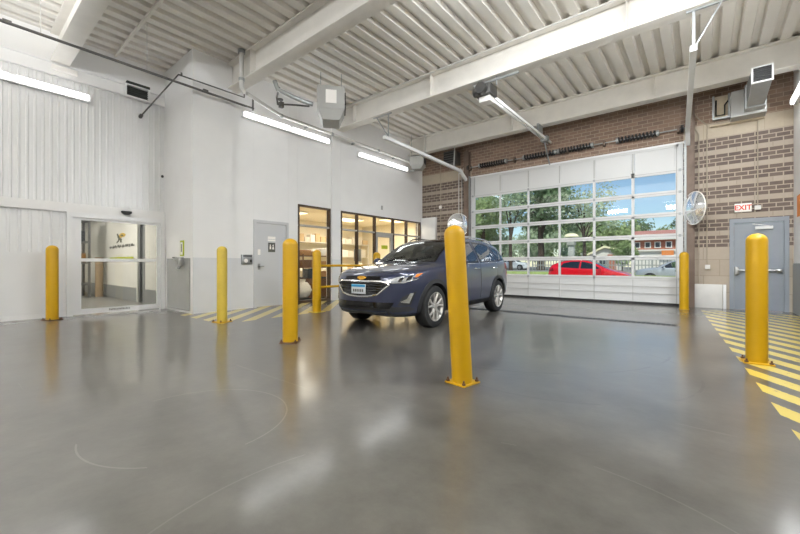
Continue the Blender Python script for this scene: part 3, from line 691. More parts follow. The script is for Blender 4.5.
MB().tube([(.24, G-.07, 5.1), (.24, G-.07, 4.72), (.4, G-.07, 4.72), (.4, G-.07, 4.95), (.47, G-.07, 5.05)], .016, 8).build('pipe', 'dark', ve)
tag(MB().box(.12, 1.1, G-.1, G, 4.52-.05, 4.56-.05, .006).build('wall_ledge', 'stone'), 'pale ledge on brick under grey duct', 'ledge')
# heaters and other units
def unit(label, x, y, z, rz, w_, d_, h_, hood=True, paper=True):
    t = thing('unit_heater', label, 'heater', (x, y, z), 'unit heaters under the roof', local=True); t.rotation_euler = (0, 0, rz)
    MB().box(-w_/2, w_/2, -d_/2, d_/2, 0, h_, .008).build('case', 'greym', t)
    b = MB(); v = [(-w_/2+.01, 0), (w_/2-.01, 0), (w_/2*.62, -h_*.5), (-w_/2*.62, -h_*.5)]
    b.prism([(p_[0], p_[1]) for p_ in v], 'y', -d_/2+.01, d_/2-.01); b.build('hood', 'greym', t, smooth=0)
    if paper: MB().box(-.12, .13, -d_/2-.006, -d_/2, .12, h_-.1).build('rating_label', 'signwhite', t, smooth=0)
    b = MB()
    for i in range(6): b.box(w_/2, w_/2+.03, -d_/2+.05, d_/2-.05, .05+i*(h_-.12)/6, .05+i*(h_-.12)/6+.02)
    b.build('side_louver', 'dark', t, smooth=0)
    b = MB(); b.box(-.25, .25, -.1, .1, h_, h_+.06, .01); b.build('flue_collar', 'darkm', t)
    b = MB()
    for sx in (-.25, .25): b.tube([(sx, .1, h_), (sx, .1, D-z-.02)], .01, 6)
    b.build('hanger_rod', 'galv', t)
    return t
unit('grey boxy unit heater hanging between beams left of centre', -6.98, 5.92, 4.74, math.radians(49), .64, .6, .53)
unit('small grey unit heater hanging near far left corner', -7.95, 10.75, 4.62, math.radians(25), .5, .4, .3, paper=False)
dv = thing('exhaust_unit', 'dark square exhaust unit above left column of bay door', 'exhaust unit', (-7.1, 11.75, 4.7))
MB().box(-7.4, -6.95, 11.6, G, 4.72, 5.2, .01).build('case', 'darkm', dv)
b = MB()
for i in range(5): b.box(-7.38, -6.97, 11.58, 11.6, 4.76+i*.085, 4.80+i*.085)
b.build('slats', 'dark', dv, smooth=0)
tag(MB().lathe([(0, -.08), (.06, -.08), (.09, .04), (.05, .09), (0, .09)], (-8.2, 11.2, 4.62), 'x', 20).tube([(W+.002, 11.2, 4.62), (-8.25, 11.2, 4.62)], .025, 8).build('flood_lamp', 'trimw'), 'small white flood lamp in far left corner', 'lamp')
vt = thing('wall_vent', 'black framed vent high on ribbed left wall', 'vent', (SX, 2.83, 5.05))
b = MB(); b.box(SX+.06, SX+.16, 2.58, 3.08, 4.90, 4.93); b.box(SX+.06, SX+.16, 2.58, 3.08, 5.16, 5.19); b.box(SX+.06, SX+.16, 2.58, 2.62, 4.9, 5.19); b.box(SX+.06, SX+.16, 3.04, 3.08, 4.9, 5.19); b.build('vent_frame', 'trimw', vt, smooth=0)
b = MB(); b.box(SX+.06, SX+.08, 2.62, 3.04, 4.93, 5.16)
for i in range(5): b.box(SX+.08, SX+.13, 2.62, 3.04, 4.94+.045*i, 4.955+.045*i)
b.box(SX+.06, SX+.15, 2.62, 3.08, 5.2, 5.26); b.build('slats', mat('vent_black', '#2f332f', .6), vt, smooth=0)
tag(MB().box(SX+.06, SX+.13, 1.37, 1.77, 5.02, 5.12, .01).build('emergency_light', 'signwhite'), 'small white box on left wall above fluorescent lamp', 'emergency light')

# ------------------------------------------------------------------ fluorescent wall fixtures and added fill lamps
def strip_light(label, x, y0, y1, z, face, halves=2, power=1.0, up=.5, tilt_=-.45):
    t = thing('strip_light', label, 'fluorescent light', (x, (y0+y1)/2, z), 'fluorescent fixtures on the walls')
    xa, xb = (x, x+.07*face)
    MB().box(min(xa, xb), max(xa, xb), y0, y1, z-.075, z+.075, .006).build('housing', 'trimw', t)
    n = halves; L = (y1-y0)/n
    for i in range(n):
        a, e = y0+i*L+.04, y0+(i+1)*L-.04
        MB().box(min(xb, xb+.05*face), max(xb, xb+.05*face), a, e, z-.06, z+.06, .02, 3).build('tube_lens', 'lens', t)
    for tilt, share in ((tilt_, 1-up), (.55, up)):
        ld = bpy.data.lights.new('lamp', 'AREA'); ld.shape = 'RECTANGLE'; ld.size = y1-y0-.1; ld.size_y = .14; ld.energy = LAMP*power*share*(y1-y0)/2.4; ld.color = (.93, .97, 1)
        lo = bpy.data.objects.new('lamp', ld); C.objects.link(lo); lo.parent = t; lo.location = (.14*face, 0, 0)
        lo.rotation_euler = Vector((1.0*face, 0, tilt)).to_track_quat('-Z', 'Y').to_euler()
    return t
strip_light('lit fluorescent lamp on ribbed left wall', SX+.02, -.35, 2.0, 4.63, 1, power=.12)
strip_light('lit double fluorescent lamp on white wall above grey door', W+.006, 4.55, 7.25, 4.72, 1, power=.1)
strip_light('lit fluorescent lamp on white wall above wide shop window', W+.006, 8.43, 11.0, 4.63, 1, power=.1)
strip_light('lit fluorescent lamp at right edge on white right wall', RX, 9.2, 11.6, 4.58, -1, power=.35, up=.0, tilt_=-.9)
for y, pw in ((4.3, 4.0), (.9, .4)): strip_light('added unseen fluorescent fill lamp on right wall beside the camera', RX, y, y+2.5, 4.58, -1, power=pw, up=.0, tilt_=-1.8)  # out of view, added to brighten the right side of the floor
def rear_fill(x, y):  # unseen pendants added to even out light on walls and ceiling
    z = 4.55
    t = thing('rear_fill_light', 'added pendant fill lamp behind the camera', 'fill light', (x, y, z), 'added fill lamps behind the camera')
    MB().box(x-.6, x+.6, y-.16, y+.16, z, z+.09, .01).build('housing', 'trimw', t)
    MB().box(x-.58, x+.58, y-.14, y+.14, z-.015, z).build('lens', 'lens', t, smooth=0)
    for sx in (-.5, .5): MB().tube([(x+sx, y, z+.09), (x+sx, y, D)], .008, 6).build('hanger_rod', 'galv', t)
    for dz, dy, share, rx in ((.11, 0, 1.6 if x > -7 else .5, PI), (.04, .18, FWD if x > -7 and y < -3 else 0, PI/2-.05)):
        if not share: continue
        ld = bpy.data.lights.new('lamp', 'AREA'); ld.shape = 'RECTANGLE'; ld.size = 1.15; ld.size_y = .28; ld.energy = REAR_FILL*share; ld.color = (.95, .98, 1)
        lo = bpy.data.objects.new('lamp', ld); C.objects.link(lo); lo.parent = t; lo.location = (0, dy, dz); lo.rotation_euler = (rx, 0, 0)
for y in (-1.2, -4.2):
    for x in (-7.6, -4.4, -1.2): rear_fill(x, y)

def beam_fill_light(label, x0, x1, yc):  # fixtures hidden by the beams, added to brighten floor, deck and next beam
    z, y = 5.5, yc+.03
    t = thing('beam_fill_light', label, 'fluorescent light', ((x0+x1)/2, y, z), 'added fill lamps on the roof beams')
    MB().box(x0, x1, y, y+.05, z-.07, z+.07, .006).build('housing', 'trimw', t)
    MB().box(x0+.04, x1-.04, y+.05, y+.10, z-.06, z+.06, .02, 3).build('tube_lens', 'lens', t)
    for d_, share in ((Vector((0, .45, -1)), .75), (Vector((0, 1, -.1)), .16)) if yc < 6 else ((Vector((0, -.1, -1)), .55),):
        ld = bpy.data.lights.new('lamp', 'AREA'); ld.shape = 'RECTANGLE'; ld.size = x1-x0-.1; ld.size_y = .14; ld.energy = BEAM_FILL*share; ld.color = (.93, .97, 1)
        lo = bpy.data.objects.new('lamp', ld); C.objects.link(lo); lo.parent = t; lo.location = (0, .17, 0)
        lo.rotation_euler = d_.to_track_quat('-Z', 'Y').to_euler()
for yc, nm in ((4.33, 'second'), (7.68, 'third')):
    beam_fill_light('added fluorescent fill lamp behind %s roof beam, middle of bay' % nm, -3.7, -1.3, yc)
    beam_fill_light('added fluorescent fill lamp behind %s roof beam, right side of bay' % nm, -1.0, 1.4, yc)

# ------------------------------------------------------------------ pipes
pp = thing('sprinkler_main', 'long dark pipe running under roof along left wall', 'pipe', (-8.4, 2, 4.85))
MB().tube([(-8.4, -4, 4.86), (-8.4, 4.72, 4.83)], .024, 10).build('pipe', 'darkm', pp)
for y in (-2.3, 1.0, 2.5): MB().tube([(-8.4, y, 4.86), (-8.4, y, D)], .007, 6).build('hanger_rod', 'pipew', pp)
for y in (-1, .62, 3.6): MB().tube([(-8.4, y-.05, 4.855), (-8.4, y+.05, 4.855)], .036, 10).build('coupling', 'darkm', pp)
MB().tube([(-8.4, 4.7, 4.77), (-8.4, 4.7, 5.05)], .022, 8).build('riser', 'darkm', pp)
pp = thing('branch_pipe', 'thin grey pipe branching from roof corner down to ribbed wall', 'pipe', (-8.4, 3.1, 5))
MB().tube([(-10.22, 2.92, 4.56), (-8.4, 3.06, 5.0), (-8.4, 4.48, 5.02), (-8.4, 4.48, 5.1)], .017, 8).build('pipe', 'darkm', pp)
b = MB(); b.tube([(-10.26, 2.915, 4.545), (-10.18, 2.92, 4.57)], .04, 10); b.tube([(-8.4, 3.12, 5.0), (-8.4, 3.12, 5.06)], .02, 8); b.build('fitting', 'darkm', pp)
pp = thing('drain_leader', 'vertical grey pipe beside end of roof beam above pilaster', 'pipe', (-7.84, 4.15, 5))
MB().tube([(-7.84, 4.12, D), (-7.84, 4.12, 4.95), (-7.84, 4.2, 4.85)], .05, 12).build('pipe', 'pipew', pp)
MB().tube([(-7.84, 4.12, 5.7), (-7.84, 4.12, D)], .075, 12).build('coupling', 'galv', pp); MB().tube([(-7.84, 4.12, 5.1), (-7.84, 4.12, 5.16)], .06, 12).build('coupling', 'galv', pp)
pp = thing('wall_pipe', 'white pipe running along white wall above fluorescent lamps', 'pipe', (-8.3, 6, 4.9))
MB().tube([(-7.84, 4.25, 4.87), (-8.25, 5.1, 4.9), (-8.45, 5.5, 4.92), (-8.45, 11.9, 4.88)], .042, 10).build('pipe', 'pipew', pp)
for y in (5.5, 7.2, 9.2, 11.0): MB().tube([(-8.45, y-.04, 4.915-.006*(y-5.5)), (-8.45, y+.04, 4.915-.006*(y-5.5))], .056, 10).build('coupling', 'galv', pp)
for y in (6.4, 8.2, 10.2): MB().box(W+.002, -8.42, y-.01, y+.01, 4.88, 4.93).build('bracket', 'galv', pp, smooth=0)
pp = thing('gas_pipe', 'bent grey pipe running from white wall to unit heater', 'pipe', (-7.6, 5.2, 5))
b = MB(); b.tube([(-7.55, 4.75, 5.25), (-7.5, 4.8, 5.06), (-7.4, 5.05, 4.98), (-7.3, 5.35, 4.92), (-7.22, 5.56, 4.9)], .05, 10); b.build('pipe', 'galv', pp)
b = MB(); b.tube([(-8.05, 5.15, 4.99), (-7.7, 5.3, 4.93), (-7.34, 5.55, 4.88)], .022, 8); b.tube([(-8.05, 5.15, 4.97), (-8.05, 5.12, 5.15), (-7.75, 5.0, 5.25)], .022, 8); b.build('small_pipe', 'darkm', pp)
b = MB(); b.box(-7.95, -7.85, 5.1, 5.2, 4.86, 5.0, .01); b.lathe([(0, 0), (.07, 0), (.07, .02), (0, .02)], (-7.9, 5.12, 5.04), 'z', 16); b.build('valve', 'darkm', pp)
pp = thing('beam_conduit', 'thin white conduit along top edge of middle roof beam', 'conduit', (-4, 7.5, D))
MB().tube([(W, 7.45, D-.06), (RX, 7.45, D-.06)], .02, 8).build('tube', 'pipew', pp)
# fitting on the return wall
hv = thing('hose_valve', 'grey wall valve below a narrow yellow edged label on return wall', 'valve', (-9.25, 3.42, 1.2))
b = MB(); b.box(-9.20, -9.02, 3.30, 3.40, 1.05, 1.24, .012); b.tube([(-9.36, 3.33, 1.22), (-9.2, 3.33, 1.2)], .03, 10); b.tube([(-9.11, 3.34, 1.05), (-9.11, 3.30, .98)], .04, 10); b.build('body', 'steel', hv)
MB().lathe([(.02, 0), (.05, 0), (.05, .02), (.02, .02)], (-9.36, 3.33, 1.23), 'z', 16).build('handwheel', 'darkm', hv)
MB().box(-9.24, -9.06, 3.40, 3.42, 1.27, 1.62).build('label_border', 'lime', hv, smooth=0); MB().box(-9.21, -9.09, 3.396, 3.40, 1.30, 1.58).build('label_face', 'signwhite', hv, smooth=0)
b = MB(); b.box(-9.17, -9.13, 3.393, 3.396, 1.36, 1.54); b.build('label_print', 'inkgrey', hv, smooth=0)
tag(MB().ball((-10.2, 3.36, 3.22), .03, .03, .035).build('wall_button', 'dark'), 'small dark button high in corner of left wall', 'button')

# ------------------------------------------------------------------ trench drain and bollards
td = thing('trench_drain', 'narrow dark slotted drain across floor in front of bay door', 'drain', (-3.4, 8.16, 0))
MB().box(-6.4, -.33, 8.03, 8.31, -.01, .002).build('channel_frame', 'darkm', td, smooth=0)
b = MB(); x = -6.36
while x < -.42: b.box(x, x+.06, 8.06, 8.28, .0, .0035); x += .075
b.build('grate_slots', 'dark', td, smooth=0)
def post_mb(r, h):
    pr = [(r, 0.012)]+[(r, h-r*.88)]+[(r*math.cos(a), h-r*.88+r*.88*math.sin(a)) for a in (.25, .5, .75, 1.0, 1.25, 1.45)]+[(0, h)]
    return MB().lathe([(0, .012)]+pr, (0, 0, 0), 'z', 32)
def bollard(label, x, y, r, h, m='yellow', lean=(0, 0), plate=.15, platemat='yellow', rot=0, bolts=True):
    t = thing('bollard', label, 'bollard', (x, y, 0), 'yellow steel bollards', local=True)
    p_ = post_mb(r, h).build('post', m, t); p_.rotation_euler = (lean[0], lean[1], 0)
    if plate:
        bp = MB().box(-plate, plate, -plate, plate, 0, .014, .004).build('base_plate', platemat, t); bp.rotation_euler = (0, 0, rot)
        if bolts:
            for sx in (-1, 1):
                for sy in (-1, 1):
                    q = Vector((sx*plate*.8, sy*plate*.8, 0)); q.rotate(Matrix.Rotation(rot, 3, 'Z'))
                    bo = MB().lathe([(0, .014), (.018, .014), (.018, .028), (.009, .03), (.009, .05), (0, .05)], (0, 0, 0), 'z', 6).build('bolt', 'rust', t); bo.location = q
    return t
bollard('yellow bollard standing in front of ribbed wall beside sliding glass door', -9.8, 1.33, .095, 1.45, plate=.12, platemat='rust', rot=.4)
bollard('pale worn yellow bollard in front of pilaster left of grey door', -7.0, 3.3, .09, 1.42, 'yellow_worn', plate=.13, rot=.2)
bollard('yellow bollard on dark bolted base in front of grey door', -4.46, 3.05, .103, 1.44, plate=.12, platemat='rust', rot=.7)
bollard('leaning yellow bollard in centre in front of car', -1.71, 3.0, .093, 1.44, lean=(.034, -.042), plate=.115, rot=math.radians(-10))
bollard('yellow bollard at right end of bay door', -.36, 11.25, .093, 1.38, plate=.1, bolts=False)
bollard('yellow bollard on hatched walkway in front of exit door', .455, 5.66, .092, 1.42, plate=.125, rot=.1)
gr = thing('guard_rail', 'yellow two bar guard rail between posts in front of shop windows', 'guard rail', (-6.8, 6.35, 0), local=True)
for y in (-1.0, 1.0):
    o = post_mb(.096, 1.41).build('post', 'yellow', gr); o.location = (0, y, 0)
    o = MB().box(-.14, .14, -.14, .14, 0, .014, .004).build('base_plate', 'yellow_worn', gr); o.location = (0, y, 0)
for z in (1.05, .56): MB().tube([(0, -1, z), (0, 1, z)], .028, 12).build('rail', 'yellow', gr)

# ------------------------------------------------------------------ cars
def pchip(xs, ys):
    xs = np.array(xs, float); ys = np.array(ys, float); h = np.diff(xs); d = np.diff(ys)/h; m = np.zeros(len(xs))
    for i in range(1, len(xs)-1):
        if d[i-1]*d[i] > 0:
            w1 = 2*h[i]+h[i-1]; w2 = h[i]+2*h[i-1]; m[i] = (w1+w2)/(w1/d[i-1]+w2/d[i])
    m[0] = d[0]; m[-1] = d[-1]
    def f(x):
        i = int(np.clip(np.searchsorted(xs, x)-1, 0, len(xs)-2)); t = (x-xs[i])/h[i]
        return ((1+2*t)*(1-t)**2)*ys[i]+t*(1-t)**2*h[i]*m[i]+t*t*(3-2*t)*ys[i+1]+t*t*(t-1)*h[i]*m[i+1]
    return f
def crom(P, n):
    P = [Vector(p) for p in P]; P = [P[0]*2-P[1]]+P+[P[-1]*2-P[-2]]; out = []
    for i in range(1, len(P)-2):
        for k in range(n):
            t = k/n; a, b_, c, d = P[i-1], P[i], P[i+1], P[i+2]
            # damped tangents keep the creases crisp
            m1 = (c-a)*.36; m2 = (d-b_)*.36
            out.append(b_*(2*t**3-3*t**2+1)+m1*(t**3-2*t**2+t)+c*(-2*t**3+3*t**2)+m2*(t**3-t**2))
    out.append(P[-2]); return out
def inpoly(x, y, p):
    r = False; n = len(p)
    for i in range(n):
        (a, b_), (c, d) = p[i], p[i-1]
        if (b_ > y) != (d > y) and x < (c-a)*(y-b_)/(d-b_)+a: r = not r
    return r
def inset(p, d):
    n = len(p); ar = sum(p[i-1][0]*p[i][1]-p[i][0]*p[i-1][1] for i in range(n)); sg = 1 if ar > 0 else -1; out = []
    for i in range(n):
        a, b_, c = Vector(p[i-1]), Vector(p[i]), Vector(p[(i+1) % n])
        n1 = Vector((-(b_-a).y, (b_-a).x)).normalized()*sg; n2 = Vector((-(c-b_).y, (c-b_).x)).normalized()*sg
        m = (n1+n2); m = m/max(.35, m.dot(n1)) if m.length > 1e-6 else n1
        out.append(tuple(b_+m*d))
    return out
def dens(p, s=.05, closed=True):
    out = []; n = len(p)
    for i in range(n if closed else n-1):
        a, b_ = Vector(p[i]), Vector(p[(i+1) % n]); k = max(1, int((b_-a).length/s))
        out += [tuple(a+(b_-a)*j/k) for j in range(k)]
    if not closed: out.append(tuple(p[-1]))
    return out
class Car:
    def __init__(s, name, label, loc, rz, P, paint, cut=True, group=None):
        s.P = P; s.L = P['L']
        s.root = thing(name, label, 'car', loc, group, local=True); s.root.rotation_euler = (0, 0, rz)
        f = {k: pchip(*zip(*v)) for k, v in P.items() if k in ('top', 'bot', 'wid', 'belt', 'xr', 'rdrop')}
        L = s.L; N = P.get('N', 96)
        us = sorted(set([0, .012*L/4.6, .03*L/4.6]+[L*(.5-.5*math.cos(PI*i/N))*.45+L*i/N*.55 for i in range(N+1)]))
        V = []; F = []; rows = []
        for u in us:
            zt, zb, Wd, zbe, xr = (float(f[k](u)) for k in ('top', 'bot', 'wid', 'belt', 'xr'))
            zr = zt-float(f['rdrop'](u)); zbe = min(zbe, zr-.012); mid = min(max(.60, zb+.12), zbe-.05)
            zlow = zb+.1*(zbe-zb)/.8
            xr = min(xr, Wd*.96)
            ctl = [(0, zb), (.72*Wd, zb), (.955*Wd, zlow), (Wd, mid), (Wd*.988, mid+(zbe-mid)*.72), (Wd*.955, zbe), (xr, zr), (xr*.6, zr+(zt-zr)*.78), (0, zt)]
            pts = crom(ctl, 6); row = []
            for p_ in pts: row.append(len(V)); V.append((p_.x, u, p_.y))
            lrow = [row[0]]
            for p_ in pts[1:-1]: lrow.append(len(V)); V.append((-p_.x, u, p_.y))
            lrow.append(row[-1]); rows.append((row, lrow))
        for (a, a2), (b_, b2) in zip(rows, rows[1:]):
            for i in range(len(a)-1):
                F.append((a[i], a[i+1], b_[i+1], b_[i])); F.append((a2[i+1], a2[i], b2[i], b2[i+1]))
        F.append(tuple(rows[0][0][::-1]+rows[0][1][1:-1])); F.append(tuple(rows[-1][0]+rows[-1][1][1:-1][::-1]))
        s.off = Vector((0, -L/2, 0))
        me = bpy.data.meshes.new('body'); me.from_pydata(V, [], F)
        bm = bmesh.new(); bm.from_mesh(me); bmesh.ops.recalc_face_normals(bm, faces=bm.faces); bm.to_mesh(me)
        s.bvh = BVHTree.FromBMesh(bm); bm.free()
        me.materials.append(M[paint]); me.materials.append(M['clad'])
        tmp = bpy.data.objects.new('body', me); C.objects.link(tmp)
        cm = MB()
        for y in (P['ax'][0], P['ax'][1]):
            for sx in (-1, 1): cm.lathe([(0, sx*.58), (P['arch'], sx*.58), (P['arch'], sx*1.3), (0, sx*1.3)], (0, y, P['rad']+.005), 'x', 40)
        co = cm.build('cutter', 'clad', None, 0, mats=[M[paint], M['clad']])
        for p_ in co.data.polygons: p_.material_index = 1
        md = tmp.modifiers.new('arches', 'BOOLEAN'); md.object = co; md.operation = 'DIFFERENCE'; md.solver = 'EXACT'; md.material_mode = 'INDEX'
        bpy.context.view_layer.update()
        me2 = bpy.data.meshes.new_from_object(tmp.evaluated_get(bpy.context.evaluated_depsgraph_get()))
        bpy.data.objects.remove(tmp); bpy.data.objects.remove(co)
        s.me = me2
        if cut:
            bm = bmesh.new(); bm.from_mesh(me2); kill = []
            for fc in bm.faces:
                c = fc.calc_center_median(); n = fc.normal
                if abs(n.x) > .35 and abs(c.x) > .4 and any(inpoly(c.y, c.z, q) for q in s.P['sidecut']): kill.append(fc)
                elif n.z > .2 and c.z > 1.0 and c.y < 2.4 and inpoly(c.x, c.y, s.P['windcut']): kill.append(fc)
            bmesh.ops.delete(bm, geom=kill, context='FACES'); bm.to_mesh(me2); bm.free()
        me2.transform(Matrix.Translation(s.off))
        s.body = link('body', me2, s.root, 38)
    def ray(s, a, b_, axis, sx=1):
        if axis == 'side': o, d = Vector((3*sx, a, b_)), Vector((-sx, 0, 0))
        elif axis == 'front': o, d = Vector((a, -2, b_)), Vector((0, 1, 0))
        elif axis == 'rear': o, d = Vector((a, s.L+2, b_)), Vector((0, -1, 0))
        else: o, d = Vector((a, b_, 4)), Vector((0, 0, -1))
        h = s.bvh.ray_cast(o, d)
        if h[0] is None:
            q = o+d*(2.1 if axis != 'top' else 2.6); h = s.bvh.find_nearest(q)
        return h[0], d
    def panel(s, name, poly, axis, m, off=.005, sx=1, parent=None, cell=.07, depth=.014):
        bm = bmesh.new(); vs = [bm.verts.new((a, b_, 0)) for a, b_ in dens(poly, cell)]
        fc = bm.faces.new(vs); bmesh.ops.triangulate(bm, faces=[fc])
        for _ in range(4):
            es = [e for e in bm.edges if e.calc_length() > cell*1.5]
            if not es: break
            bmesh.ops.subdivide_edges(bm, edges=es, cuts=1); bmesh.ops.triangulate(bm, faces=bm.faces[:])
        for v in bm.verts:
            h, d = s.ray(v.co.x, v.co.y, axis, sx); v.co = h-d*off
        be = [e for e in bm.edges if len(e.link_faces) == 1]
        r = bmesh.ops.extrude_edge_only(bm, edges=be)
        for v in r['geom']:
            if isinstance(v, bmesh.types.BMVert): v.co += d*depth
        bmesh.ops.recalc_face_normals(bm, faces=bm.faces)
        bm.faces.ensure_lookup_table()
        c = sum((f.normal*f.calc_area() for f in bm.faces), Vector())
        if c.dot(d) > 0: bmesh.ops.reverse_faces(bm, faces=bm.faces)
        bmesh.ops.translate(bm, verts=bm.verts, vec=s.off)
        me = bpy.data.meshes.new(name); bm.to_mesh(me); bm.free(); me.materials.append(M[m])
        return link(name, me, parent or s.root, 40)
    def strip(s, b, pts, axis, r, off, sx=1, seg=6, cell=.06):
        q = []
        for a, c in dens(pts, cell, False):
            h, d = s.ray(a, c, axis, sx); q.append(h-d*off+s.off)
        b.tube(q, r, seg); return b
    def ring(s, name, poly, wd, axis, m, off, sx=1):
        o = dens(poly, .05); i_ = dens(inset(poly, wd), .05)
        k = len(poly); out = []; inn = []; ip = inset(poly, wd)
        for j in range(k):
            a, b_ = Vector(poly[j]), Vector(poly[(j+1) % k]); c, e = Vector(ip[j]), Vector(ip[(j+1) % k]); n = max(1, int((b_-a).length/.06))
            for t in range(n): out.append(a+(b_-a)*t/n); inn.append(c+(e-c)*t/n)
        bm = bmesh.new(); A = []; B = []
        for p_, q_ in zip(out, inn):
            h, d = s.ray(p_.x, p_.y, axis, sx); A.append(bm.verts.new(h-d*off+s.off)); h, d = s.ray(q_.x, q_.y, axis, sx); B.append(bm.verts.new(h-d*off+s.off))
        n = len(A)
        for j in range(n): bm.faces.new((A[j], A[(j+1) % n], B[(j+1) % n], B[j]))
        me = bpy.data.meshes.new(name); bm.to_mesh(me); bm.free(); me.materials.append(M[m]); return link(name, me, s.root, 40)
    def wheels(s, rim='alloy', spokes=5, detail=True):
        R_ = s.P['rad']; wd = .225; xo = s.P['track']
        for y in s.P['ax']:
            for sx in (-1, 1):
                c = (sx*xo, y+s.off.y, R_); x0 = -wd*sx
                pr = [(R_*.66, 0), (R_*.72, .008*sx), (R_*.86, .012*sx), (R_*.95, .0), (R_, -.03*sx), (R_, x0+.03*sx), (R_*.95, x0), (R_*.7, x0), (R_*.66, x0)]
                tb = MB().lathe([(a, b_) for a, b_ in pr], c, 'x', 44)
                ty = tb.build('tyre', 'rubber', s.root)
                b = MB(); b.lathe([(R_*.70, .004*sx), (R_*.665, .006*sx), (R_*.62, -.012*sx), (R_*.60, -.06*sx), (R_*.58, x0), (R_*.7, x0)], c, 'x', 44)
                for k in range(spokes):
                    for da in (-.29, .29):
                        a0 = 2*PI*k/spokes+.3; a1 = a0+da
                        p0 = (c[0]-.03*sx, c[1]+math.cos(a0+da*.5)*R_*.1, c[2]+math.sin(a0+da*.5)*R_*.1); p1 = (c[0]-.006*sx, c[1]+math.cos(a1)*R_*.64, c[2]+math.sin(a1)*R_*.64)
                        pm = (c[0]-.012*sx, c[1]+math.cos(a1*.5+a0*.5+da*.18)*R_*.36, c[2]+math.sin(a1*.5+a0*.5+da*.18)*R_*.36)
                        b.tube([p0, pm, p1], [.024, .017, .02], 8)
                b.lathe([(0, .0), (.05, .0), (.062, -.02*sx), (.062, -.06*sx), (0, -.06*sx)], c, 'x', 20)
                b.build('rim', rim, ty)
                b = MB().lathe([(0, -.09*sx), (R_*.5, -.09*sx), (R_*.5, -.11*sx), (0, -.11*sx)], c, 'x', 28)
                b.build('brake_disc', 'darkm', ty)
Q = dict(L=4.65, N=100, ax=(.93, 3.68), rad=.36, arch=.405, track=.905,
 top=[(0, .62), (.03, .79), (.07, .875), (.13, .925), (.25, .985), (.6, 1.055), (1.0, 1.105), (1.22, 1.13), (1.6, 1.345), (2.0, 1.535), (2.3, 1.61), (2.8, 1.655), (3.4, 1.645), (3.9, 1.60), (4.2, 1.55), (4.35, 1.40), (4.5, 1.14), (4.58, 1.0), (4.63, .84), (4.65, .7)],
 bot=[(0, .40), (.05, .31), (.2, .235), (.6, .21), (4.0, .23), (4.4, .30), (4.6, .45), (4.65, .58)],
 wid=[(0, .26), (.03, .40), (.07, .51), (.13, .61), (.20, .70), (.30, .785), (.45, .86), (.7, .907), (1.0, .92), (1.6, .92), (3.3, .92), (3.9, .91), (4.3, .865), (4.5, .79), (4.6, .68), (4.65, .5)],
 belt=[(0, .58), (.1, .82), (.25, .89), (.6, .965), (1.22, 1.045), (2.2, 1.085), (3.2, 1.125), (4.0, 1.165), (4.4, 1.10), (4.65, .66)],
 xr=[(0, .20), (.1, .46), (.3, .66), (.6, .74), (1.1, .755), (1.3, .735), (2.0, .665), (2.6, .64), (3.6, .635), (4.2, .62), (4.45, .66), (4.65, .4)],
 rdrop=[(0, .02), (.2, .035), (1.1, .045), (1.4, .05), (2.2, .06), (4.1, .06), (4.4, .05), (4.65, .03)])
front_g = [(1.50, 1.105), (2.02, 1.44), (2.30, 1.525), (2.66, 1.555), (2.70, 1.118)]
rear_g = [(2.775, 1.12), (2.735, 1.555), (3.25, 1.545), (3.52, 1.51), (3.66, 1.15)]
quarter_g = [(3.73, 1.155), (3.60, 1.50), (3.92, 1.435), (4.17, 1.26), (4.1, 1.19)]
wind = [(-.665, 1.30), (-.4, 1.235), (0, 1.21), (.4, 1.235), (.665, 1.30), (.585, 2.10), (.3, 2.16), (0, 2.18), (-.3, 2.16), (-.585, 2.10)]
Q['sidecut'] = [inset(g, .03) for g in (front_g, rear_g, quarter_g)]; Q['windcut'] = inset(wind, .03)
E1 = Car('suv', 'dark blue metallic SUV parked behind leaning centre bollard', (-4.50, 6.66, 0), math.radians(2.4), Q, 'blue')
E1.wheels()
rt = E1.root
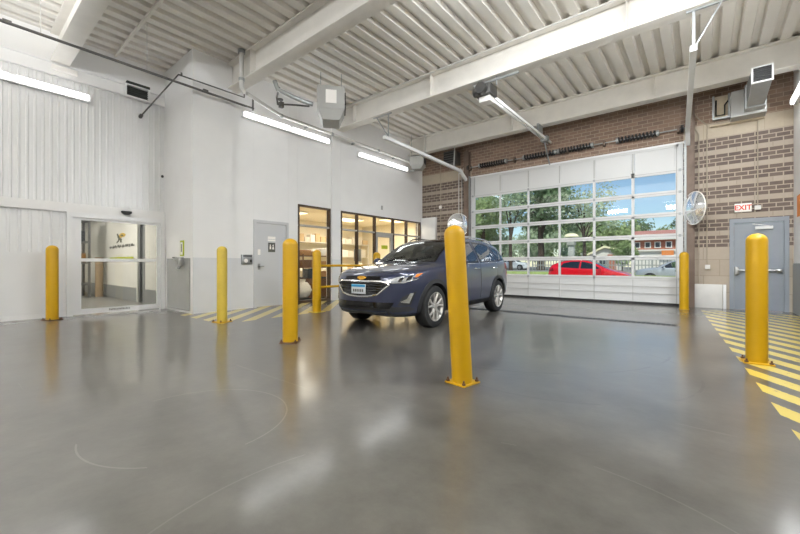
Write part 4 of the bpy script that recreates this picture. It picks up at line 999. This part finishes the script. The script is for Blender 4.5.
for sx in (-1, 1):
    for g, nm in ((front_g, 'side_window'), (rear_g, 'side_window'), (quarter_g, 'side_window')):
        o = E1.panel(nm, g, 'side', 'sideglass', .004, sx, depth=.0)
        E1.ring('window_surround', g, .032, 'side', 'black', .006, sx)
    b = MB(); E1.strip(b, [(1.46, 1.085), (2.7, 1.10), (3.7, 1.13), (4.12, 1.17)], 'side', .009, .004, sx); b.build('chrome_strip', 'chrome', rt)
    b = MB(); E1.strip(b, [(1.47, 1.105), (2.0, 1.46), (2.3, 1.55), (2.7, 1.58), (3.3, 1.57), (3.6, 1.53), (3.95, 1.455), (4.2, 1.26)], 'side', .007, .004, sx); b.build('chrome_strip', 'chrome', rt)
    b = MB()
    E1.strip(b, [(1.36, .36), (1.40, .7), (1.44, 1.05)], 'side', .005, .0, sx); E1.strip(b, [(2.72, .34), (2.74, 1.1)], 'side', .005, .0, sx)
    E1.strip(b, [(3.22, .34), (3.42, .62), (3.62, .80), (3.68, 1.13)], 'side', .005, 0, sx); E1.strip(b, [(1.36, .36), (3.22, .34)], 'side', .005, 0, sx)
    b.build('door_seam', 'dark', rt)
    # black arch cladding and sill
    for y in Q['ax']:
        an = [(-18+216*k/36)*PI/180 for k in range(37)]
        rg = [(y+math.cos(a)*.40, .365+math.sin(a)*.40) for a in an]; ro = [(y+math.cos(a)*.468, .365+math.sin(a)*.468) for a in an]
        E1.panel('arch_cladding', [p_ for p_ in rg if p_[1] > .24]+[p_ for p_ in ro if p_[1] > .24][::-1], 'side', 'clad', .012, sx, depth=.03)
    E1.panel('sill_cladding', [(1.36, .24), (3.24, .24), (3.22, .36), (1.38, .36)], 'side', 'clad', .012, sx, depth=.03)
    # door handles, mirror, rail
    for y0 in (2.44, 3.36):
        b = MB(); h, d = E1.ray(y0, 1.0, 'side', sx); h2, d = E1.ray(y0+.2, 1.005, 'side', sx)
        b.tube([h+E1.off, h-d*.035+E1.off+Vector((0, .02, 0)), h2-d*.035+E1.off-Vector((0, .02, 0)), h2+E1.off], .013, 8); b.build('door_handle', 'chrome', rt)
    b = MB(); b.ball((sx*1.02, 1.68+E1.off.y, 1.13), .115, .075, .085, 20, 12); b.tube([(sx*.87, 1.66+E1.off.y, 1.07), (sx*.98, 1.68+E1.off.y, 1.08)], .03, 8)
    mo = b.build('wing_mirror', 'blue', rt)
    b = MB(); b.ball((sx*1.02, 1.725+E1.off.y, 1.13), .095, .04, .065, 16, 8); b.build('mirror_glass', 'mirror', mo)
    b = MB(); q = []
    for k in range(15):
        y = 2.25+k*.125; h, d = E1.ray(sx*.60, y, 'top'); q.append(h+Vector((0, 0, .045 if 0 < k < 14 else .0))+E1.off)
    b.tube(q, .016, 8); b.build('roof_rail', 'chrome', rt)
    # front lamps
    hl = [(.46*sx, .805), (.60*sx, .785), (.74*sx, .79), (.855*sx, .845), (.882*sx, .955), (.80*sx, .925), (.62*sx, .865)]
    o = E1.panel('headlamp', hl, 'front', 'lamp_clear', .004, 1, cell=.04)
    E1.panel('lamp_lens', [(.665*sx, .805), (.705*sx, .80), (.735*sx, .875), (.69*sx, .865)], 'front', 'black', .008, 1, parent=o, cell=.03)
    E1.panel('lamp_lens', [(.755*sx, .82), (.80*sx, .84), (.82*sx, .915), (.78*sx, .90)], 'front', 'black', .008, 1, parent=o, cell=.03)
    E1.panel('indicator', [(.83*sx, .87), (.85*sx, .88), (.868*sx, .935), (.838*sx, .925)], 'front', 'amber', .008, 1, parent=o, cell=.03)
    b = MB(); E1.strip(b, [(.46*sx, .802), (.60*sx, .782), (.74*sx, .787), (.85*sx, .84)], 'front', .006, .008, 1, cell=.03); b.build('lamp_trim', 'chrome', o)
    fg = [(.66*sx, .42), (.80*sx, .43), (.855*sx, .65), (.72*sx, .56)]
    o = E1.panel('fog_lamp_pod', fg, 'front', 'clad', .006, 1, cell=.04)
    E1.panel('fog_lamp_trim', [(.735*sx, .465), (.79*sx, .46), (.835*sx, .625), (.805*sx, .62), (.77*sx, .53), (.70*sx, .485)], 'front', 'chrome', .014, 1, parent=o, cell=.03)
    # tail lamp
    E1.panel('tail_lamp', [(4.16, .99), (4.56, .93), (4.55, 1.05), (4.2, 1.12)], 'side', 'taill', .008, sx, cell=.05)
E1.panel('windshield', wind, 'top', 'carglass', .006, depth=0)
E1.ring('windshield_border', wind, .04, 'top', 'black', .008)
b = MB(); E1.strip(b, [(-.55, 1.30), (-.1, 1.42)], 'top', .008, .022); E1.strip(b, [(.02, 1.28), (.5, 1.42)], 'top', .008, .022); b.build('wiper', 'dark', rt)
# front fascia
gl = [(-.42, .805), (.42, .805), (.53, .78), (.56, .755), (.38, .60), (.2, .56), (0, .55), (-.2, .56), (-.38, .60), (-.56, .755), (-.53, .78)]
o = E1.panel('grille', gl, 'front', 'black', .006, cell=.05)
b = MB(); E1.strip(b, gl+[gl[0]], 'front', .017, .012, seg=8, cell=.04); b.build('grille_surround', 'chrome', o)
b = MB()
for z in (.62, .66, .70, .74, .775): 
    hw = .36 if z < .64 else .41 if z < .68 else .46
    E1.strip(b, [(-hw, z), (hw, z)], 'front', .007, .016)
b.build('grille_bars', 'clad', o)
E1.panel('upper_grille', [(-.42, .825), (.42, .825), (.38, .885), (-.38, .885)], 'front', 'black', .006)
o2 = E1.panel('badge', [(-.085, .845), (-.045, .845), (-.045, .83), (.06, .83), (.06, .845), (.085, .845), (.098, .872), (.058, .872), (.058, .887), (-.047, .887), (-.047, .872), (-.098, .872)], 'front', 'gold', .018, cell=.03)
h, d = E1.ray(0, .66, 'front'); yp = h.y-.035+E1.off.y
pl = MB().box(-.155, .155, yp, yp+.012, .60, .755, .003).build('licence_plate', 'plate', rt)
MB().box(-.15, .15, yp-.003, yp, .71, .75).build('plate_band', 'plateblue', pl, smooth=0)
b = MB()
for i in range(6): b.box(-.115+i*.04, -.09+i*.04, yp-.003, yp, .63, .675)
b.build('plate_print', 'inkgrey', pl, smooth=0)
E1.panel('lower_bumper', [(-.84, .30), (-.5, .255), (.5, .255), (.84, .30), (.86, .42), (.62, .40), (.5, .445), (-.5, .445), (-.62, .40), (-.86, .42)], 'front', 'clad', .008)
E1.panel('lower_grille', [(-.56, .375), (.56, .375), (.62, .475), (-.62, .475)], 'front', 'black', .014)
b = MB(); E1.strip(b, [(-.5, .31), (-.3, .29), (.3, .29), (.5, .31)], 'front', .014, .012); b.build('skid_strip', 'clad', rt)
b = MB()
for sx in (-1, 1): E1.strip(b, [(sx*.52, .23), (sx*.62, .7), (sx*.68, 1.12)], 'top', .006, .0)
b.build('hood_crease', 'blue', rt)
b = MB(); E1.strip(b, [(-.80, .33), (-.62, .20), (0, .155), (.62, .20), (.80, .33)], 'top', .005, .0); b.build('hood_seam', 'dark', rt)
E1.panel('rear_window', [(-.55, 4.22), (.55, 4.22), (.62, 4.44), (-.62, 4.44)], 'top', 'tint', .006)
E1.panel('rear_bumper', [(-.72, .34), (.72, .34), (.74, .56), (-.74, .56)], 'rear', 'clad', .01)
# cabin
def seat(x, y):
    t = MB(); t.box(x-.25, x+.25, y, y+.5, .55, .72, .05, 3); a = MB()
    so_ = t.build('seat_cushion', 'seat', rt)
    a.prism([(y+.42, .68), (y+.56, .66), (y+.78, 1.22), (y+.66, 1.26)], 'x', x-.24, x+.24); so_2 = a.build('seat_back', 'seat', rt)
    MB().box(x-.13, x+.13, y+.69, y+.79, 1.27, 1.44, .04, 3).build('headrest', 'seat', so_2)
oy = E1.off.y
for x in (-.38, .38):
    seat(x, 2.05+oy); seat(x, 3.0+oy)
db = MB(); db.prism([(1.28+oy, .6), (1.28+oy, 1.03), (1.5+oy, 1.07), (1.72+oy, 1.0), (1.78+oy, .7)], 'x', -.74, .74); db.build('dashboard', 'clad', rt)
b = MB(); b.lathe([(.165, 0), (.185, .018), (.205, 0), (.185, -.018), (.165, 0)], (0, 0, 0), 'y', 28)
for an in (0, PI*.66, PI*1.33): b.tube([(0, 0, 0), (math.cos(an)*.18, 0, math.sin(an)*.18)], .018, 6)
for v in b.bm.verts: v.co = Matrix.Rotation(-.4, 3, 'X') @ v.co + Vector((.38, 1.9+oy, 1.02))
b.build('steering_wheel', 'dark', rt)
MB().box(-.8, .8, 1.3+oy, 4.2+oy, .5, .54).build('cabin_floor', 'clad', rt, smooth=0)

# ------------------------------------------------------------------ outside: ground, street, lawn
struct(MB().box(-9, 2, 12.2, 40, -.5, -.12).build('ground_apron', 'concrete', smooth=0))
b = MB(); b.prism([(12.2, -.01), (14, -.12), (14, -.5), (12.2, -.5)], 'x', -9, 2); struct(b.build('ground_ramp', 'concrete', smooth=0))
struct(MB().box(-120, 120, 14, 200, -.7, -.14).build('ground', 'asphalt', smooth=0))
b = MB(); b.prism([(36, -.14), (41, .29), (41.5, .29), (41.5, -.5), (36, -.5)], 'x', -90, 60)
tag(b.build('lawn', 'grass', smooth=0), 'sunlit green lawn rising beyond the street', 'lawn', None, 'stuff')
struct(MB().box(-120, 80, 41.5, 120, -.5, .3).build('ground_street', 'asphalt', smooth=0))
b = MB(); b.box(-3.9, 2.5, 26.6, 28.4, -.14, .38, .2, 2); tag(b.build('kerb_planting', 'grass', smooth=0), 'low grassy bed in front of silver car', 'lawn', None, 'stuff')
fn = thing('street_fence', 'pale grey picket fence along far lawn', 'fence', (-8, 45, .4))
b = MB()
for z in (1.0, 1.55): b.box(-16, 4, 45, 45.05, z-.05, z+.05)
x = -16
while x < 4: b.box(x, x+.09, 44.97, 45, .45, 1.6); x += .3
b.build('pickets', 'fence', fn, smooth=0)
for i in range(6): MB().box(-16+4*i-.06, -16+4*i+.06, 44.95, 45.1, .3, 1.75).build('fence_post', 'fence', fn, smooth=0)
def simple_car(name, label, loc, rz, P, paint, wins):
    c = Car(name, label, loc, rz, P, paint, cut=False)
    c.wheels('alloy', 5)
    for sx in (-1, 1):
        for g in wins: c.panel('side_window', g, 'side', 'tint', .006, sx)
        c.panel('headlamp', [(.42*sx, P['hl']-.05), (.74*sx, P['hl']-.03), (.76*sx, P['hl']+.06), (.5*sx, P['hl']+.03)], 'front', 'lamp_clear', .006)
        c.panel('tail_lamp', [(c.L-.42, .86), (c.L-.12, .82), (c.L-.14, 1.0), (c.L-.36, 1.04)], 'side', 'taill', .006, sx)
        b = MB(); b.ball((sx*.98, P['mir']+c.off.y, P['mz']), .1, .07, .07, 14, 8); b.tube([(sx*.8, P['mir']+c.off.y, P['mz']-.06), (sx*.95, P['mir']+c.off.y, P['mz']-.03)], .025, 6); b.build('wing_mirror', paint, c.root)
        b = MB(); c.strip(b, P['seam'], 'side', .005, 0, sx); b.build('door_seam', 'dark', c.root)
    c.panel('windshield', P['ws'], 'top', 'tint', .006); c.panel('rear_window', P['rw'], 'top', 'tint', .006)
    c.panel('lower_grille', [(-.45, .36), (.45, .36), (.5, .52), (-.5, .52)], 'front', 'dark', .006)
    return c
hb = dict(L=4.25, N=60, ax=(.85, 3.45), rad=.315, arch=.35, track=.85, hl=.70, mir=1.45, mz=1.0,
 top=[(0, .52), (.05, .64), (.15, .70), (.4, .80), (.9, .93), (1.15, 1.0), (1.7, 1.27), (2.2, 1.44), (2.7, 1.49), (3.3, 1.44), (3.8, 1.30), (4.0, 1.2), (4.12, 1.08), (4.2, .95), (4.25, .7)],
 bot=[(0, .36), (.1, .26), (.5, .19), (3.6, .2), (4.1, .32), (4.25, .5)], wid=[(0, .5), (.08, .68), (.3, .82), (.7, .86), (3.3, .865), (3.9, .82), (4.15, .7), (4.25, .48)],
 belt=[(0, .48), (.2, .66), (.9, .86), (1.5, .94), (2.5, .98), (3.6, 1.02), (4.1, .95), (4.25, .62)], xr=[(0, .35), (.3, .55), (1.1, .68), (1.3, .67), (2.2, .57), (3.4, .56), (4.0, .6), (4.25, .38)],
 rdrop=[(0, .02), (.4, .04), (1.2, .045), (2.2, .06), (3.6, .06), (4.25, .03)],
 ws=[(-.6, 1.28), (0, 1.18), (.6, 1.28), (.5, 2.02), (0, 2.1), (-.5, 2.02)], rw=[(-.45, 3.5), (.45, 3.5), (.5, 4.0), (-.5, 4.0)], seam=[(2.5, .28), (2.5, .96)])
wins = [[(1.42, .97), (1.95, 1.28), (2.42, 1.38), (2.44, 1.0)], [(2.52, 1.0), (2.50, 1.385), (2.95, 1.375), (3.35, 1.29), (3.5, 1.06)]]
simple_car('hatchback', 'bright red hatchback parked outside bay door', (-4.85, 22.6, -.14), PI/2, hb, 'red', wins)
sv = {k: v for k, v in Q.items()}; sv.update(N=56, hl=.85, mir=1.7, mz=1.12, seam=[(2.72, .34), (2.74, 1.1)], ws=wind, rw=[(-.55, 4.22), (.55, 4.22), (.62, 4.44), (-.62, 4.44)])
simple_car('minivan', 'silver minivan parked outside at right behind red car', (-1.35, 30.5, -.25), -PI/2, sv, 'silver', [front_g, rear_g, quarter_g])
simple_car('suv', 'white SUV parked on far street left of tree trunk', (-20.6, 50, .3), PI/2, sv, 'carwhite', [front_g, rear_g, quarter_g])
# brick houses
hs = thing('brick_house', 'orange brick house with red roof behind silver car', 'house', (-2, 66, .5))
MB().box(-8.2, 9, 65, 73, .3, 4.75).build('wall', 'hbrick', hs, smooth=0)
MB().box(-8.3, 9.1, 64.6, 65, 3.0, 3.25).build('canopy', 'siding', hs, smooth=0)
MB().box(-8.25, 9.05, 64.92, 65, .3, 3.0).build('siding', 'siding', hs, smooth=0)
b = MB(); b.prism([(64.4, 4.7), (69, 6.3), (73.6, 4.7)], 'x', -8.6, 9.4); b.build('roof', 'roofred', hs, smooth=0)
b = MB(); b.box(-8.65, 9.45, 64.3, 64.45, 4.6, 4.78); b.build('gutter', 'siding', hs, smooth=0)
for x in (-7.6, -6.3, -5.1, -3.8, -1.5, .5, 3): 
    f_ = MB().box(x-.38, x+.38, 64.9, 65.02, 3.45, 4.35).build('window', 'signwhite', hs, smooth=0); MB().box(x-.26, x+.26, 64.88, 64.92, 3.55, 4.25).build('pane', 'windark', f_, smooth=0)
tag(MB().box(-4.6, -3.2, 64.3, 64.4, 2.3, 3.05).build('orange_board', 'orange', smooth=0), 'orange board on house front behind silver car', 'board')
h2 = thing('low_house', 'low house with cream gable and orange brick behind red car', 'house', (-11, 60, .5))
b = MB(); b.prism([(-12.9, .3), (-9.2, .3), (-9.2, 2.9), (-11, 3.35), (-12.9, 2.5)], 'y', 59.9, 64); b.build('wall', 'siding', h2, smooth=0)
MB().box(-12.6, -11.9, 59.8, 59.9, .3, 2.3).build('brick_panel', 'hbrick', h2, smooth=0); MB().box(-10.6, -9.5, 59.8, 59.9, .3, 2.5).build('brick_panel', 'hbrick', h2, smooth=0)
b = MB(); b.prism([(-13.2, 2.35), (-13.2, 2.6), (-11, 3.75), (-8.9, 3.25), (-8.9, 3.0), (-11, 3.45)], 'y', 59.5, 64.3); b.build('roof', 'lampcap', h2, smooth=0)
for x in (-11.5, -10.95): MB().box(x-.2, x+.2, 59.8, 59.9, 1.1, 2.2).build('window', 'windark', h2, smooth=0)
lp = thing('street_lamp', 'grey lamp post with cream dome cap beyond red car', 'lamp', (-10.35, 43, .3))
b = MB(); b.box(-11.39, -10.81, 42.75, 43.25, .3, 3.15, .05); b.build('post', 'greym', lp); MB().box(-11.5, -10.7, 42.6, 43.4, 3.15, 3.95, .05).build('head', 'greym', lp)
MB().lathe([(0, .4), (.35, .37), (.62, .25), (.75, .05), (.75, 0), (0, 0)], (-11.1, 43, 4.05), 'z', 28).build('dome_cap', 'lampcap', lp)
# trees: crown of real leaf sprays on a branching trunk
def tree_mesh(h, r, n, seed, th, leaf=.3, squash=.75, lobes=12):
    rnd = random.Random(seed); bl = []
    for i in range(lobes):
        a = rnd.uniform(0, 2*PI); q = rnd.uniform(0, .72); z = rnd.uniform(-.6, .75)
        bl.append((Vector((math.cos(a)*q*r, math.sin(a)*q*r, h-r*squash+z*r*squash)), r*rnd.uniform(.28, .5)))
    b = bmesh.new()
    for i in range(n):
        c, s_ = rnd.choice(bl); d = Vector((rnd.gauss(0, 1), rnd.gauss(0, 1), rnd.gauss(0, .8))).normalized()
        p_ = c+d*s_*rnd.uniform(.55, 1.05)
        if p_.z < h*.16: continue
        nn = (d+Vector((rnd.gauss(0, .5), rnd.gauss(0, .5), rnd.gauss(0, .5)+.4))).normalized(); u = nn.orthogonal().normalized(); v = nn.cross(u)
        L_ = leaf*rnd.uniform(.6, 1.4); an = rnd.uniform(0, 6.28); u2 = u*math.cos(an)+v*math.sin(an); v2 = nn.cross(u2)
        b.faces.new([b.verts.new(p_+u2*x*L_+v2*y*L_) for x, y in ((-.5, 0), (-.1, .36), (.5, .1), (.1, -.36))])
    me = bpy.data.meshes.new('crown'); b.to_mesh(me); b.free()
    t = MB(); t.tube([(0, 0, 0), (.05, 0, h*.2), (-.05, .05, h*.45), (0, 0, h*.75)], [th*1.25, th, th*.75, th*.25], 10)
    for c, s_ in bl[:7]: t.tube([(0, 0, h*rnd.uniform(.28, .45)), tuple(c*.6+Vector((0, 0, h*.18))), tuple(c)], [th*.45, th*.3, th*.1], 6)
    bmesh.ops.recalc_face_normals(t.bm, faces=t.bm.faces); tm = bpy.data.meshes.new('trunk'); t.bm.to_mesh(tm); t.bm.free(); tm.materials.append(M['bark'])
    return me, tm
kinds = {}
for kx, a in (('broad', (12.5, 5.2, 5200, 1, .42, .42, .8, 16)), ('airy', (12.5, 4.3, 1500, 2, .22, .34, .95, 16)), ('low', (6.4, 4.2, 3600, 3, .2, .36, .75, 14)), ('bush', (3.2, 1.6, 1700, 4, .07, .24, 1.0, 9)), ('spire', (9.5, 1.7, 1300, 5, .14, .3, 2.1, 14))):
    kinds[kx] = tree_mesh(*a)
def tree(kind, mt, x, y, z, sc, rz, label, group):
    t = thing('tree' if kind not in ('bush',) else 'bush', label, 'tree' if kind != 'bush' else 'bush', (x, y, z), group, local=True); t.rotation_euler = (0, 0, rz); t.scale = (sc,)*3
    cm, tm = kinds[kind]
    key = (kind, mt)
    if key not in kinds: kinds[key] = cm.copy(); kinds[key].materials.clear(); kinds[key].materials.append(M[mt])
    o = bpy.data.objects.new('crown', kinds[key]); C.objects.link(o); o.parent = t
    o = bpy.data.objects.new('trunk', tm); C.objects.link(o); o.parent = t
for a in (('broad', 'leafdark', -16.7, 50, .3, 1.0, .3, 'big tree with thick dark trunk beyond the lawn'),
          ('broad', 'leaf', -26, 52, .3, .95, 1.9, 'broad green tree at far left of the bay door view'),
          ('airy', 'leafpale', -11.4, 50, .3, .92, .8, 'thin airy tree showing sky through its crown'),
          ('airy', 'leafpale', -19.6, 47, .3, 1.0, 2.4, 'airy tree in upper left panes of bay door'),
          ('low', 'leaf', -30, 60, .3, 1.2, 0, 'low green tree behind the white SUV'),
          ('low', 'leafpale', -22.5, 66, .3, 1.2, 1.0, 'pale low tree between the two big trees'),
          ('low', 'leaf', -13.6, 72, .3, 1.4, 2.0, 'rounded tree behind the lamp post'),
          ('low', 'leafpale', -18, 78, .3, 1.5, 3.0, 'pale tree farthest behind the thick trunk'),
          ('low', 'leafdark', -9.6, 80, .3, 1.36, 4.0, 'dark rounded tree left of the brick house roof'),
          ('low', 'leaf', -38, 74, .3, 1.7, 5.0, 'tall green tree beyond the left end of the street'),
          ('low', 'leaf', -6.0, 90, .3, 1.25, 4.6, 'small green tree peeping over the brick house roof'),
          ('low', 'leafdark', -34, 60, .3, 1.3, 1.0, 'dark low tree at left behind the white SUV'),
          ('low', 'leaf', -28, 84, .3, 1.7, 2.2, 'tall rounded tree far behind the white SUV'),
          ('low', 'leafdark', -46, 80, .3, 1.9, 3.2, 'tall dark tree at far left end of the street'),
          ('low', 'leaf', -20.5, 92, .3, 1.9, 5.2, 'tall rounded tree far behind the lamp post'),
          ('low', 'leafpale', -25.5, 57, .3, .9, 4.1, 'small pale tree just behind the white SUV'),
          ('spire', 'leafdark', -2.6, 76, .3, 1.15, .5, 'narrow dark tree rising over right end of brick house')):
    tree(*a, 'trees beyond the bay door')
tree('bush', 'leaf', -7.5, 51, .3, 1.15, .4, 'leafy bush between the two houses', 'bushes beyond the bay door')
tree('bush', 'leafdark', -1.05, 27.2, .42, .3, 1.2, 'small dark shrub in front of silver car', 'bushes beyond the bay door')
tree('bush', 'leaf', -24, 46, .35, .7, 2.0, 'low bush near the white SUV', 'bushes beyond the bay door')
tree('bush', 'leafpale', -14.0, 53, .3, 1.0, 2.6, 'pale bush right of the thick tree trunk', 'bushes beyond the bay door')

for o in bpy.data.objects:
    if '_local' in o: del o['_local']
